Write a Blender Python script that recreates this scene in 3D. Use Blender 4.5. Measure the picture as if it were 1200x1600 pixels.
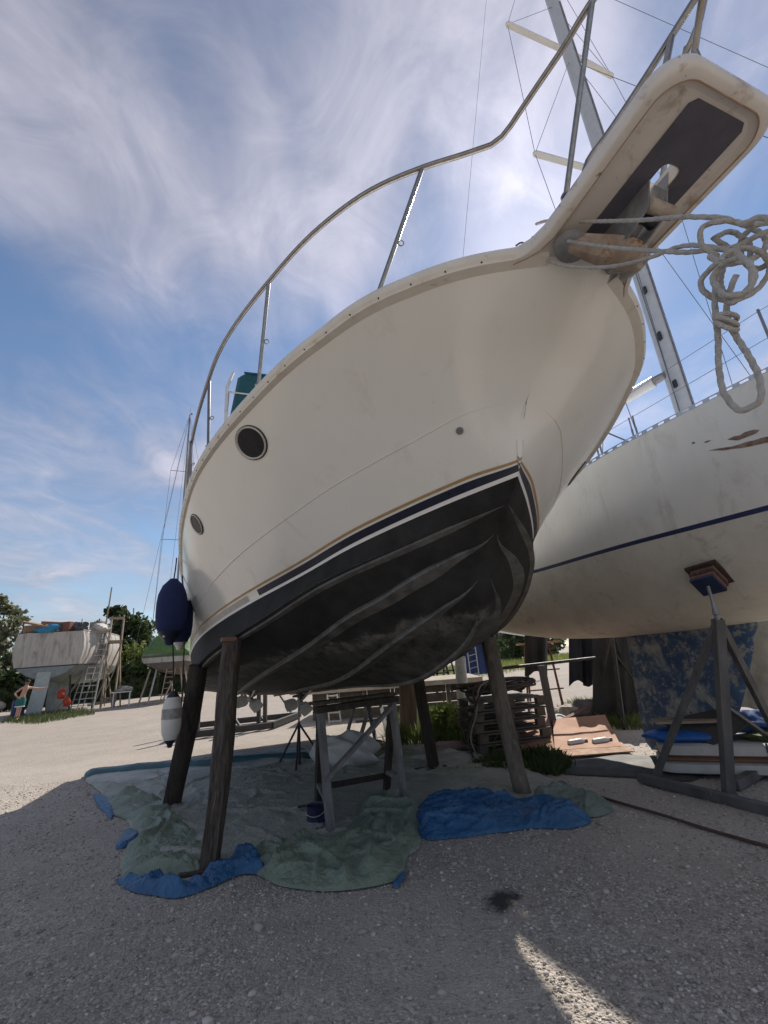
import bpy, bmesh, math, random
import numpy as np
from mathutils import Vector, Matrix
random.seed(7); RNG = np.random.default_rng(11)
SC = bpy.context.scene; COL = SC.collection
for _o in list(bpy.data.objects): bpy.data.objects.remove(_o)

# ---------------------------------------------------------------- camera, sky, sun, exposure
cd = bpy.data.cameras.new('camera'); cam = bpy.data.objects.new('camera', cd); COL.objects.link(cam); SC.camera = cam
cd.sensor_fit = 'VERTICAL'; cd.sensor_height = 36; cd.sensor_width = 27; cd.lens = 700.0/1600*36; cd.clip_start = .05; cd.clip_end = 3000
_roll, _pitch = math.radians(4.5), math.atan(230*math.cos(math.radians(4.5))/700.0)
cam.location = (0, 0, 1.45)
cam.matrix_world = Matrix.Translation((0, 0, 1.45)) @ Matrix.Rotation(math.pi/2+_pitch, 4, 'X') @ Matrix.Rotation(-_roll, 4, 'Z')

SUN_DIR = Vector((.3072, .66, .6855)).normalized()
SUN_EL, SUN_AZ = math.asin(SUN_DIR.z), math.atan2(SUN_DIR.x, SUN_DIR.y)
sl = bpy.data.lights.new('sun', 'SUN'); sl.energy = 2.1; sl.angle = math.radians(.6); sl.color = (1, .93, .84)
so = bpy.data.objects.new('sun', sl); COL.objects.link(so); so.location = (5, 30, 30)
so.rotation_euler = SUN_DIR.to_track_quat('Z', 'Y').to_euler()

SC.cycles.max_bounces = 6; SC.cycles.diffuse_bounces = 4; SC.cycles.glossy_bounces = 3; SC.cycles.transmission_bounces = 3; SC.cycles.transparent_max_bounces = 6
SC.view_settings.view_transform = 'Standard'; SC.view_settings.look = 'None'; SC.view_settings.gamma = 1
SC.view_settings.use_curve_mapping = False; SC.view_settings.exposure = 1.46

W = bpy.data.worlds.new('World'); SC.world = W; W.use_nodes = True
W.cycles.sampling_method = 'MANUAL'; W.cycles.sample_map_resolution = 512
nt = W.node_tree; N = nt.nodes; L = nt.links; N.clear()
def wn(t, **k):
    n = N.new(t)
    for a, b in k.items(): setattr(n, a, b)
    return n
def wmath(op, a, b=None, clamp=False):
    n = wn('ShaderNodeMath', operation=op); n.use_clamp = clamp
    for i, x in enumerate((a, b)):
        if x is None: continue
        if isinstance(x, (int, float)): n.inputs[i].default_value = x
        else: L.new(x, n.inputs[i])
    return n.outputs[0]
out = wn('ShaderNodeOutputWorld')
sky = wn('ShaderNodeTexSky', sky_type='NISHITA'); sky.sun_disc = False
sky.sun_elevation = SUN_EL; sky.sun_rotation = SUN_AZ; sky.altitude = 0; sky.air_density = 1.0; sky.dust_density = .05; sky.ozone_density = 2.0
tc = wn('ShaderNodeTexCoord'); sep = wn('ShaderNodeSeparateXYZ'); L.new(tc.outputs['Generated'], sep.inputs[0])
zc = wmath('ADD', wmath('MAXIMUM', sep.outputs[2], 0.0), .12)
cmb = wn('ShaderNodeCombineXYZ'); L.new(wmath('DIVIDE', sep.outputs[0], zc), cmb.inputs[0]); L.new(wmath('DIVIDE', sep.outputs[1], zc), cmb.inputs[1])
def wnoise(scale, detail, rough, dist, rot, stretch, off=(0, 0, 0)):
    m = wn('ShaderNodeMapping'); m.inputs['Rotation'].default_value = (0, 0, math.radians(rot)); m.inputs['Scale'].default_value = stretch; m.inputs['Location'].default_value = off
    L.new(cmb.outputs[0], m.inputs[0])
    n = wn('ShaderNodeTexNoise'); n.inputs['Scale'].default_value = scale; n.inputs['Detail'].default_value = detail
    n.inputs['Roughness'].default_value = rough; n.inputs['Distortion'].default_value = dist
    L.new(m.outputs[0], n.inputs['Vector']); return n.outputs['Fac']
n1 = wnoise(.75, 3, .5, .5, 30, (1, 1, 1), (3.1, 1.7, 0))
n2 = wnoise(1.5, 5, .5, .5, 38, (1.35, .8, 1), (1.3, 4.2, 0))
n3 = wnoise(4.4, 5, .62, 1.2, 20, (1.1, .9, 1), (7.7, 2.2, 0))
cl = wmath('ADD', wmath('ADD', wmath('MULTIPLY', n1, .55), wmath('MULTIPLY', n2, .7)), wmath('MULTIPLY', n3, .17))
zr = wn('ShaderNodeValToRGB'); L.new(sep.outputs[2], zr.inputs[0]); _e = zr.color_ramp.elements      # cover varies with height: veil overhead, a clear belt, puffs lower down
_e[0].position, _e[0].color = .12, (.52,)*3+(1,); _e[1].position, _e[1].color = .95, (.66,)*3+(1,)
for _p, _c in ((.42, .56), (.60, .37), (.74, .60)): _q = _e.new(_p); _q.color = (_c,)*3+(1,)
cl = wmath('ADD', cl, wmath('MULTIPLY', wmath('SUBTRACT', zr.outputs[0], .5), .9))
rmp = wn('ShaderNodeMapRange'); rmp.interpolation_type = 'SMOOTHSTEP'
rmp.inputs['From Min'].default_value = .54; rmp.inputs['From Max'].default_value = .98
L.new(cl, rmp.inputs[0])
dp = wn('ShaderNodeVectorMath', operation='DOT_PRODUCT'); L.new(tc.outputs['Generated'], dp.inputs[0]); dp.inputs[1].default_value = SUN_DIR
glow = wmath('POWER', wmath('MAXIMUM', dp.outputs['Value'], 0.0), 4.5)           # forward scatter of thin cloud round the sun
glow2 = wmath('POWER', wmath('MAXIMUM', dp.outputs['Value'], 0.0), 50.0)
hz = wmath('POWER', wmath('SUBTRACT', 1.0, wmath('MAXIMUM', sep.outputs[2], 0.0)), 6.0)
mask = wmath('ADD', wmath('MULTIPLY', rmp.outputs[0], .85), wmath('MULTIPLY', hz, .25), True)
mask = wmath('MAXIMUM', mask, wmath('MULTIPLY', glow2, .6), True)
cbase = wmath('ADD', .06, wmath('MULTIPLY', wmath('MAXIMUM', wmath('SUBTRACT', wmath('ADD', n2, wmath('MULTIPLY', n3, .5)), .45), 0.0), .36))       # thin grey veil to bright puffs
cst = wmath('ADD', wmath('ADD', cbase, wmath('MULTIPLY', glow, .15)), wmath('MULTIPLY', glow2, .2))
bg1 = wn('ShaderNodeBackground'); L.new(sky.outputs[0], bg1.inputs[0]); bg1.inputs[1].default_value = .046
bg2 = wn('ShaderNodeBackground'); bg2.inputs[0].default_value = (.90, .87, 1.0, 1); L.new(cst, bg2.inputs[1])
mx = wn('ShaderNodeMixShader'); L.new(mask, mx.inputs[0]); L.new(bg1.outputs[0], mx.inputs[1]); L.new(bg2.outputs[0], mx.inputs[2]); L.new(mx.outputs[0], out.inputs[0])
# ---------------------------------------------------------------- camera maths (photo pixels -> places in the yard)
FPX, ROLL, EYE = 700.0, math.radians(4.5), 1.45
PITCH = math.atan(230*math.cos(ROLL)/FPX)
_f = np.array([0, math.cos(PITCH), math.sin(PITCH)]); _u0 = np.array([0, -math.sin(PITCH), math.cos(PITCH)]); _r0 = np.array([1., 0, 0])
_up = _u0*math.cos(ROLL)+_r0*math.sin(ROLL); _rt = _r0*math.cos(ROLL)-_u0*math.sin(ROLL)
CAM = np.array([0, 0, EYE])
def ray(px, py):
    d = _f+_rt*(px-600)/FPX+_up*(800-py)/FPX
    return d/np.linalg.norm(d)
def gp(px, py, z=0.0):
    d = ray(px, py); return CAM+d*((z-EYE)/d[2])
def aty(px, py, Y):
    d = ray(px, py); return CAM+d*(Y/d[1])
def proj(p):
    d = np.atleast_2d(p)-CAM; z = d@_f
    return np.stack([600+FPX*(d@_rt)/z, 800-FPX*(d@_up)/z], -1)
# ---------------------------------------------------------------- hull lines of the motor yacht (boat frame: s aft, b to starboard, z up)
HX, HY, HPSI, HTAU, HZ = 1.232, 1.778, 0.383, 0.073, 0.831
_u = np.array([-math.sin(HPSI), math.cos(HPSI), 0]); _n = np.array([-math.cos(HPSI), -math.sin(HPSI), 0]); _k = np.array([0, 0, 1.])
ES = _u*math.cos(HTAU)-_k*math.sin(HTAU); EZ = _u*math.sin(HTAU)+_k*math.cos(HTAU); EN = _n
HO = np.array([HX, HY, HZ+3*math.sin(HTAU)])
HM = np.stack([ES, EN, EZ], 0)
def bw(p):                                  # boat frame -> world
    return np.asarray(p, float)@HM+HO
def wb(p):
    return (np.asarray(p, float)-HO)@HM.T
def spl(xk, yk, x):
    xk = np.asarray(xk, float); yk = np.asarray(yk, float); x = np.asarray(x, float)
    h = np.diff(xk); d = np.diff(yk)/h; m = np.zeros_like(yk); m[0] = d[0]; m[-1] = d[-1]
    m[1:-1] = (h[1:]*d[:-1]+h[:-1]*d[1:])/(h[1:]+h[:-1])
    i = np.clip(np.searchsorted(xk, x)-1, 0, len(h)-1); t = (x-xk[i])/h[i]
    return (2*t**3-3*t**2+1)*yk[i]+(t**3-2*t**2+t)*h[i]*m[i]+(-2*t**3+3*t**2)*yk[i+1]+(t**3-t**2)*h[i]*m[i+1]
KS = [0, .12, .4, .9, 1.6, 2.5, 3.5, 5, 7, 10.]
SB = [.299, .545, .928, 1.294, 1.641, 1.943, 2.099, 2.164, 2.117, 2.019]
SZ = [2.358, 2.358, 2.349, 2.338, 2.302, 2.271, 2.215, 2.084, 1.947, 1.87]
KW = [0, .3, .9, 1.6, 2.6, 4.1, 6.1, 9.1]
WB = [0, .279, .753, 1.041, 1.448, 1.831, 2.05, 2.024]
WZ = [1.525, 1.476, 1.379, 1.331, 1.278, 1.258, 1.249, 1.236]
KC = [0, .4, 1.1, 1.9, 2.9, 4.4, 6.4, 8.9]
CB = [0, .448, .972, 1.37, 1.729, 1.945, 1.978, 1.875]
CZ = [1.387, 1.284, 1.179, 1.033, .921, .84, .787, .762]
PS = [-.13, .09, .46, .869, 1.296, 1.63, 2.177, 3.078, 4.879, 9.875]
PZ = [2.36, 2.2, 1.95, 1.498, 1.167, .717, .497, .384, .439, .519]
_q = np.linspace(0, len(PS)-1, 400); _PS = spl(range(len(PS)), PS, _q); _PZ = spl(range(len(PS)), PZ, _q)
def stem_s(z): return np.interp(-z, -_PZ[:230], _PS[:230])
S0W = float(np.interp(-1.525, [-2.36, -2.2, -1.95, -1.498, -1.167], [-.13, .09, .46, .869, 1.296])); S0W = .846
S0C = float(stem_s(1.387))
HL = 9.6
NV = 90
VV = np.linspace(0, 1, NV)
def row_sheer(v):
    s = HL*v**1.7; b = spl(KS, SB, s); z = spl(KS, SZ, s)
    f = np.clip(v/.035, 0, 1); f = np.sqrt(1-(1-f)**2)          # round nose
    return np.stack([s-.13*(1-f), b*f, z], -1)
def row_wl(v):
    x = (HL-S0W)*v**1.7; return np.stack([S0W+x, spl(KW, WB, x), spl(KW, WZ, x)], -1)
def row_chine(v):
    x = (HL-S0C)*v**1.7; return np.stack([S0C+x, spl(KC, CB, x), spl(KC, CZ, x)], -1)
def row_keel(v):
    # follows the stem from the chine's start down the forefoot and aft
    i0 = np.argmin(np.abs(_PZ[:230]-1.387)); a = np.concatenate([[0], np.cumsum(np.hypot(np.diff(_PS[i0:]), np.diff(_PZ[i0:])))])
    t = a[-1]*v**1.45; s = np.interp(t, a, _PS[i0:]); z = np.interp(t, a, _PZ[i0:])
    return np.stack([np.minimum(s, HL), 0*s, z], -1)
def _topside(v, w):
    """v stem..transom, w: 0 chine, .18 boot line, 1 sheer (arrays broadcast)"""
    v = np.asarray(v, float); w = np.asarray(w, float)
    C, W, S = row_chine(v), row_wl(v), row_sheer(v)
    t = np.clip((w-.18)/.82, 0, 1)[..., None]
    fl = np.clip(1-v/.55, 0, 1)[..., None]                       # flare forward, tumble-free aft
    M = W+(S-W)*np.array([.5, .5, .5])
    M = M+np.concatenate([.02*fl, -(.20*fl-.02)*(S-W)[..., 1:2].clip(0), .02*fl], -1)
    st = np.clip(1-v/.13, 0, 1)[..., None]; st = st*st*(3-2*st)
    zs = W[..., 2]+(S[..., 2]-W[..., 2])*.5
    M = M*(1-st)+np.stack([stem_s(zs), 0*zs, zs], -1)*st if M.ndim > 1 else M*(1-st)+np.array([float(stem_s(zs)), 0, float(zs)])*st
    M2 = 2*M-.5*(W+S)
    up = (1-t)**2*W+2*t*(1-t)*M2+t**2*S
    lo = C+(W-C)*np.clip(w/.18, 0, 1)[..., None]
    return np.where((w < .18)[..., None], lo, up)
def topside(v, w):
    """the same with a soft radius on the stem above the boot line"""
    v = np.asarray(v, float); w = np.asarray(w, float); v, w = np.broadcast_arrays(v, w); P = np.array(_topside(v, w)); s0 = _topside(np.zeros_like(v), w)[..., 0]
    r = np.clip((w-.18)/.4, 0, 1); r = r*r*(3-2*r); q = np.clip((w-.72)/.28, 0, 1); r = .13*r*(1-q*q*(3-2*q))
    x = P[..., 0]-s0; P[..., 0] = s0+np.where(r > 1e-4, np.sqrt(x*x+r*r), x); return P
def bottom(v, w):
    """w 0 keel .. 1 chine"""
    v = np.asarray(v, float); w = np.asarray(w, float)[..., None]
    K, C = row_keel(v), row_chine(v)
    p = K+(C-K)*w
    p[..., 2] -= (.05*np.sin(np.pi*w[..., 0])*np.clip(v*4, 0, 1))
    return p
# ---------------------------------------------------------------- helpers
def hsh(i, j, seed):
    x = np.sin(i*127.1+j*311.7+seed*74.7)*43758.5453
    return x-np.floor(x)
def vn(x, y, seed=0):
    xi, yi = np.floor(x), np.floor(y); fx, fy = x-xi, y-yi
    fx = fx*fx*(3-2*fx); fy = fy*fy*(3-2*fy)
    a, b, c, d = hsh(xi, yi, seed), hsh(xi+1, yi, seed), hsh(xi, yi+1, seed), hsh(xi+1, yi+1, seed)
    return (a*(1-fx)+b*fx)*(1-fy)+(c*(1-fx)+d*fx)*fy
def fbm(x, y, seed=0, o=4):
    r = 0; a = .5
    for k in range(o): r = r+a*vn(x*2**k, y*2**k, seed+k*13); a *= .5
    return r
MATS = {}
def mat(name, c1, c2=None, scale=6., rough=.6, bump=0., bscale=None, metal=0., spec=.5, mixlo=.35, mixhi=.65, stretch=(1, 1, 1), spots=None, trans=0., coat=0., fine=0., thin=0., alpha=1., crease=0.):
    if name in MATS: return MATS[name]
    m = bpy.data.materials.new(name); m.use_nodes = True; t = m.node_tree; nd, lk = t.nodes, t.links
    bs = nd['Principled BSDF']; bs.inputs['Roughness'].default_value = rough; bs.inputs['Metallic'].default_value = metal
    bs.inputs['Specular IOR Level'].default_value = spec
    if trans: bs.inputs['Transmission Weight'].default_value = trans
    if coat: bs.inputs['Coat Weight'].default_value = coat; bs.inputs['Coat Roughness'].default_value = .15
    if alpha < 1: bs.inputs['Alpha'].default_value = alpha
    c1 = (*c1, 1); c2 = (*(c2 or [x*.8 for x in c1[:3]]), 1)
    tcn = nd.new('ShaderNodeTexCoord'); mp = nd.new('ShaderNodeMapping'); mp.inputs['Scale'].default_value = stretch
    lk.new(tcn.outputs['Object'], mp.inputs[0])
    nz = nd.new('ShaderNodeTexNoise'); nz.inputs['Scale'].default_value = scale; nz.inputs['Detail'].default_value = 4; nz.inputs['Roughness'].default_value = .62
    lk.new(mp.outputs[0], nz.inputs['Vector'])
    mr = nd.new('ShaderNodeMapRange'); mr.inputs['From Min'].default_value = mixlo; mr.inputs['From Max'].default_value = mixhi; lk.new(nz.outputs['Fac'], mr.inputs[0])
    mx = nd.new('ShaderNodeMix'); mx.data_type = 'RGBA'; mx.inputs['A'].default_value = c1; mx.inputs['B'].default_value = c2; lk.new(mr.outputs[0], mx.inputs['Factor'])
    col = mx.outputs['Result']
    if spots:                                    # (colour, scale, threshold, width): irregular patches of dirt, rust or wear
        for (sc_, ss_, th, wd) in spots:
            n2 = nd.new('ShaderNodeTexNoise'); n2.inputs['Scale'].default_value = ss_; n2.inputs['Detail'].default_value = 6; n2.inputs['Roughness'].default_value = .68; n2.inputs['Distortion'].default_value = .4
            lk.new(mp.outputs[0], n2.inputs['Vector'])
            r2 = nd.new('ShaderNodeMapRange'); r2.inputs['From Min'].default_value = th; r2.inputs['From Max'].default_value = th+wd; lk.new(n2.outputs['Fac'], r2.inputs[0])
            m2 = nd.new('ShaderNodeMix'); m2.data_type = 'RGBA'; m2.inputs['B'].default_value = (*sc_, 1); lk.new(col, m2.inputs['A']); lk.new(r2.outputs[0], m2.inputs['Factor']); col = m2.outputs['Result']
    lk.new(col, bs.inputs['Base Color'])
    rr = nd.new('ShaderNodeMapRange'); rr.inputs['To Min'].default_value = max(rough-.1, .03); rr.inputs['To Max'].default_value = min(rough+.12, 1); lk.new(nz.outputs['Fac'], rr.inputs[0]); lk.new(rr.outputs[0], bs.inputs['Roughness'])
    if bump:
        nb = nd.new('ShaderNodeTexNoise'); nb.inputs['Scale'].default_value = bscale or scale*4; nb.inputs['Detail'].default_value = 3; lk.new(mp.outputs[0], nb.inputs['Vector'])
        bp = nd.new('ShaderNodeBump'); bp.inputs['Strength'].default_value = bump; bp.inputs['Distance'].default_value = .01; lk.new(nb.outputs['Fac'], bp.inputs['Height']); lk.new(bp.outputs[0], bs.inputs['Normal'])
    if crease:                                   # sharp crumple lines of a stiff sheet
        h = None
        for sc_, k_ in ((6., 1.), (15., .5), (34., .25)):
            wz = nd.new('ShaderNodeTexNoise'); wz.inputs['Scale'].default_value = sc_*.6; lk.new(mp.outputs[0], wz.inputs['Vector'])
            va = nd.new('ShaderNodeVectorMath'); va.operation = 'MULTIPLY_ADD'; lk.new(wz.outputs['Color'], va.inputs[0]); va.inputs[1].default_value = (1.2/sc_,)*3; lk.new(mp.outputs[0], va.inputs[2])
            vo = nd.new('ShaderNodeTexVoronoi'); vo.feature = 'DISTANCE_TO_EDGE'; vo.inputs['Scale'].default_value = sc_; lk.new(va.outputs[0], vo.inputs['Vector'])
            mn = nd.new('ShaderNodeMath'); mn.operation = 'MULTIPLY'; mn.inputs[1].default_value = k_; lk.new(vo.outputs['Distance'], mn.inputs[0])
            if h is None: h = mn.outputs[0]
            else: ad_ = nd.new('ShaderNodeMath'); ad_.operation = 'ADD'; lk.new(h, ad_.inputs[0]); lk.new(mn.outputs[0], ad_.inputs[1]); h = ad_.outputs[0]
        bp2 = nd.new('ShaderNodeBump'); bp2.inputs['Strength'].default_value = crease; bp2.inputs['Distance'].default_value = .05; lk.new(h, bp2.inputs['Height']); lk.new(bp2.outputs[0], bs.inputs['Normal'])
    if thin:
        tr = nd.new('ShaderNodeBsdfTranslucent'); lk.new(col, tr.inputs[0]); ms = nd.new('ShaderNodeMixShader'); ms.inputs[0].default_value = thin
        lk.new(bs.outputs[0], ms.inputs[1]); lk.new(tr.outputs[0], ms.inputs[2]); lk.new(ms.outputs[0], nd['Material Output'].inputs[0])
    MATS[name] = m; return m

def tag(o, label=None, cat=None, group=None, kind=None):
    if label: o['label'] = label
    if cat: o['category'] = cat
    if group: o['group'] = group
    if kind: o['kind'] = kind
    return o
def thing(name, label, cat, loc=(0, 0, 0), group=None):
    o = bpy.data.objects.new(name, None); COL.objects.link(o); o.location = [float(x) for x in loc]; o.empty_display_size = .1
    return tag(o, label, cat, group)
class MB:
    """collects shapes in world metres; build() links them as one mesh object"""
    def __init__(s): s.v = []; s.f = []; s.n = 0; s.uv = None
    def add(s, V, Fc):
        V = np.asarray(V, float).reshape(-1, 3); s.v.append(V); s.f += [tuple(int(i)+s.n for i in f) for f in Fc]; s.n += len(V); return s
    def grid(s, P, closed_u=False, closed_v=False, flip=False):
        P = np.asarray(P, float); a, b = P.shape[:2]; F = []
        for i in range(a if closed_u else a-1):
            for j in range(b if closed_v else b-1):
                i2, j2 = (i+1) % a, (j+1) % b
                q = (i*b+j, i2*b+j, i2*b+j2, i*b+j2); F.append(q[::-1] if flip else q)
        return s.add(P.reshape(-1, 3), F)
    def box(s, c, size, R=None):
        x, y, z = [k/2 for k in size]
        V = np.array([(-x, -y, -z), (x, -y, -z), (x, y, -z), (-x, y, -z), (-x, -y, z), (x, -y, z), (x, y, z), (-x, y, z)], float)
        if R is not None: V = V@np.asarray(R).T
        return s.add(V+np.asarray(c, float), [(0, 3, 2, 1), (4, 5, 6, 7), (0, 1, 5, 4), (1, 2, 6, 5), (2, 3, 7, 6), (3, 0, 4, 7)])
    def bar(s, p, q, w, h=None, ref=(0, 0, 1)):
        p, q = np.asarray(p, float), np.asarray(q, float); d = q-p; l = np.linalg.norm(d); d = d/l
        r = np.asarray(ref, float)
        if abs(d@r) > .97: r = np.array([0, 1., 0]) if abs(d[1]) < .9 else np.array([1., 0, 0])
        a = np.cross(d, r); a /= np.linalg.norm(a); b = np.cross(a, d)
        return s.box((p+q)/2, (w, l, h or w), np.stack([a, d, b], 1))
    def tube(s, pts, r, n=8, cap=True, closed=False, twist=0., pitch=.05):
        P = np.asarray(pts, float); m = len(P); r = np.broadcast_to(np.asarray(r, float), (m,))
        T = np.gradient(P, axis=0) if not closed else (np.roll(P, -1, 0)-np.roll(P, 1, 0)); T /= np.linalg.norm(T, axis=1)[:, None]+1e-12
        a = np.cross(T[0], [0, 0, 1.]);
        if np.linalg.norm(a) < .05: a = np.cross(T[0], [1., 0, 0])
        rings = []; arc_ = np.concatenate([[0], np.cumsum(np.linalg.norm(np.diff(P, axis=0), axis=1))])
        for i in range(m):
            a = a-T[i]*(a@T[i]); a /= np.linalg.norm(a)+1e-12; b = np.cross(T[i], a)
            th = np.linspace(0, 2*np.pi, n, endpoint=False)
            rr_ = r[i]*(1+twist*np.cos(3*th-arc_[i]*2*np.pi/pitch))[:, None]; rings.append(P[i]+rr_*(np.cos(th)[:, None]*a+np.sin(th)[:, None]*b))
        n0 = s.n; s.grid(np.array(rings), closed_u=closed, closed_v=True)
        if cap and not closed:
            s.f.append(tuple(range(n0, n0+n))[::-1]); s.f.append(tuple(range(n0+(m-1)*n, n0+m*n)))
        return s
    def lathe(s, prof, base, axis=(0, 0, 1), n=20):
        ax = np.asarray(axis, float); ax /= np.linalg.norm(ax); base = np.asarray(base, float)
        return s.tube([base+ax*h for r, h in prof], [max(r, 1e-4) for r, h in prof], n) if False else s._lathe(prof, base, ax, n)
    def _lathe(s, prof, base, ax, n):
        a = np.cross(ax, [1., 0, 0]) if abs(ax[0]) < .9 else np.cross(ax, [0, 1., 0]); a /= np.linalg.norm(a); b = np.cross(ax, a)
        th = np.linspace(0, 2*np.pi, n, endpoint=False); ring = np.cos(th)[:, None]*a+np.sin(th)[:, None]*b
        P = np.array([base+ax*h+ring*max(r, 1e-4) for r, h in prof]); return s.grid(P, closed_v=True)
    def quads(s, C, A, B):                       # many little leaf quads
        C, A, B = map(np.asarray, (C, A, B)); V = np.stack([C-A-B, C+A-B, C+A+B, C-A+B], 1).reshape(-1, 3); k = len(C)
        F = np.arange(4*k).reshape(-1, 4); s.v.append(V); s.f += [tuple(x) for x in (F+s.n).tolist()]; s.n += len(V); return s
    def build(s, name, m, parent=None, smooth=True, angle=40, attr=None):
        V = np.concatenate(s.v) if s.v else np.zeros((0, 3))
        off = np.array(parent.location) if (parent is not None and parent.parent is None) else (np.array(parent.parent.location) if parent is not None else np.zeros(3))
        if parent is not None and parent.type == 'MESH' and parent.parent is None: off = np.array(parent.location)
        me = bpy.data.meshes.new(name); me.from_pydata((V-off).tolist(), [], s.f); me.update()
        if attr is not None:
            for an, av in attr.items():
                at = me.attributes.new(an, 'FLOAT', 'POINT'); at.data.foreach_set('value', np.asarray(av, np.float32).ravel())
        if smooth:
            me.polygons.foreach_set('use_smooth', [True]*len(me.polygons))
            if angle < 180: me.set_sharp_from_angle(angle=math.radians(angle))
        me.materials.append(m)
        o = bpy.data.objects.new(name, me); COL.objects.link(o)
        if parent is not None: o.parent = parent
        return o
def single(name, mb, m, label, cat, group=None, kind=None, loc=None, **k):
    """a thing that is one mesh, its origin at its base"""
    V = np.concatenate(mb.v); c = (V.min(0)+V.max(0))/2; c[2] = V[:, 2].min()
    mb.v = [V-c]; o = mb.build(name, m, None, **k); o.location = c; return tag(o, label, cat, group, kind)
def copy_tree(o, parent=None):
    c = o.copy(); COL.objects.link(c)
    if parent is not None: c.parent = parent
    for ch in list(o.children): copy_tree(ch, c)
    return c
def curve(pts, n):
    P = np.asarray(pts, float); d = np.concatenate([[0], np.cumsum(np.linalg.norm(np.diff(P, axis=0), axis=1)+1e-9)])
    x = np.linspace(0, d[-1], n); return np.stack([spl(d, P[:, i], x) for i in range(3)], -1)
def offset(P, d):
    P = np.asarray(P, float); nn = np.cross(np.gradient(P, axis=0), np.gradient(P, axis=1)); nn /= np.linalg.norm(nn, axis=-1, keepdims=True)+1e-12
    return P+nn*d
# ---------------------------------------------------------------- ground
def gravel_mat():
    m = bpy.data.materials.new('gravel'); m.use_nodes = True; t = m.node_tree; nd, lk = t.nodes, t.links; bs = nd['Principled BSDF']; bs.inputs['Roughness'].default_value = .9; bs.inputs['Specular IOR Level'].default_value = .25
    tcn = nd.new('ShaderNodeTexCoord'); src = tcn.outputs['Object']
    def noise(s, d=6, r=.6):
        n = nd.new('ShaderNodeTexNoise'); n.inputs['Scale'].default_value = s; n.inputs['Detail'].default_value = d; n.inputs['Roughness'].default_value = r; lk.new(src, n.inputs['Vector']); return n.outputs['Fac']
    def ramp(f, els):
        r = nd.new('ShaderNodeValToRGB'); e = r.color_ramp.elements; e[0].position, e[0].color = els[0][0], (*els[0][1], 1); e[1].position, e[1].color = els[-1][0], (*els[-1][1], 1)
        for p, c in els[1:-1]: q = e.new(p); q.color = (*c, 1)
        lk.new(f, r.inputs[0]); return r.outputs[0]
    def mix(f, a, b, mode='MIX'):
        x = nd.new('ShaderNodeMix'); x.data_type = 'RGBA'; x.blend_type = mode
        for s, k in ((f, 'Factor'), (a, 'A'), (b, 'B')):
            if isinstance(s, (int, float)): x.inputs[k].default_value = s
            elif isinstance(s, tuple): x.inputs[k].default_value = (*s, 1)
            else: lk.new(s, x.inputs[k])
        return x.outputs['Result']
    v1 = nd.new('ShaderNodeTexVoronoi'); v1.inputs['Scale'].default_value = 62; lk.new(src, v1.inputs['Vector'])
    v2 = nd.new('ShaderNodeTexVoronoi'); v2.inputs['Scale'].default_value = 130; lk.new(src, v2.inputs['Vector'])
    sp = nd.new('ShaderNodeSeparateColor'); lk.new(v1.outputs['Color'], sp.inputs[0]); sp2 = nd.new('ShaderNodeSeparateColor'); lk.new(v2.outputs['Color'], sp2.inputs[0])
    stone = ramp(sp.outputs[0], [(0, (0.250, 0.222, 0.191)), (.5, (0.410, 0.364, 0.310)), (.85, (0.530, 0.473, 0.406)), (1, (0.700, 0.635, 0.554))])
    sand = ramp(sp2.outputs[0], [(0, (0.270, 0.236, 0.201)), (1, (0.490, 0.433, 0.368))])
    col = mix(ramp(noise(3.5, 5), [(.42, (0, 0, 0)), (.62, (1, 1, 1))]), stone, sand)
    dust = noise(.55, 5, .55); col = mix(ramp(dust, [(.40, (0, 0, 0)), (.62, (0.750, 0.739, 0.716))]), col, (0.530, 0.473, 0.411))
    # wheel-packed yard further off: paler and finer
    sx = nd.new('ShaderNodeSeparateXYZ'); lk.new(src, sx.inputs[0])
    far = nd.new('ShaderNodeMapRange'); far.inputs['From Min'].default_value = 6.5; far.inputs['From Max'].default_value = 12; lk.new(sx.outputs[1], far.inputs[0])
    pack = ramp(noise(1.3, 9, .7), [(.3, (.28, .242, .205)), (.7, (.38, .332, .285))])
    fm = nd.new('ShaderNodeMath'); fm.operation = 'MULTIPLY'; fm.inputs[1].default_value = .8; lk.new(far.outputs[0], fm.inputs[0]); col = mix(fm.outputs[0], col, pack)
    # oil stain with its own ragged outline
    st = gp(785, 1405); mp = nd.new('ShaderNodeVectorMath'); mp.operation = 'SUBTRACT'; lk.new(src, mp.inputs[0]); mp.inputs[1].default_value = (st[0], st[1], 0)
    ss = nd.new('ShaderNodeSeparateXYZ'); lk.new(mp.outputs[0], ss.inputs[0])
    def mt(op, a, b=None):
        n = nd.new('ShaderNodeMath'); n.operation = op
        for i, x in enumerate((a, b)):
            if x is None: continue
            if isinstance(x, (int, float)): n.inputs[i].default_value = x
            else: lk.new(x, n.inputs[i])
        return n.outputs[0]
    rx = mt('ADD', mt('MULTIPLY', ss.outputs[0], .8), mt('MULTIPLY', ss.outputs[1], -.6)); ry = mt('ADD', mt('MULTIPLY', ss.outputs[0], .6), mt('MULTIPLY', ss.outputs[1], .8))
    rad = mt('SQRT', mt('ADD', mt('POWER', mt('MULTIPLY', mt('ABSOLUTE', ry), 6.6), 2.), mt('POWER', mt('MULTIPLY', mt('ABSOLUTE', rx), 10.), 2.)))
    rad = mt('ADD', rad, mt('MULTIPLY', mt('SUBTRACT', noise(14, 6, .7), .5), 2.2))
    sm = nd.new('ShaderNodeMapRange'); sm.inputs['From Min'].default_value = 1.25; sm.inputs['From Max'].default_value = .6; lk.new(rad, sm.inputs[0])
    col = mix(sm.outputs[0], col, (.06, .055, .052))
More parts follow.
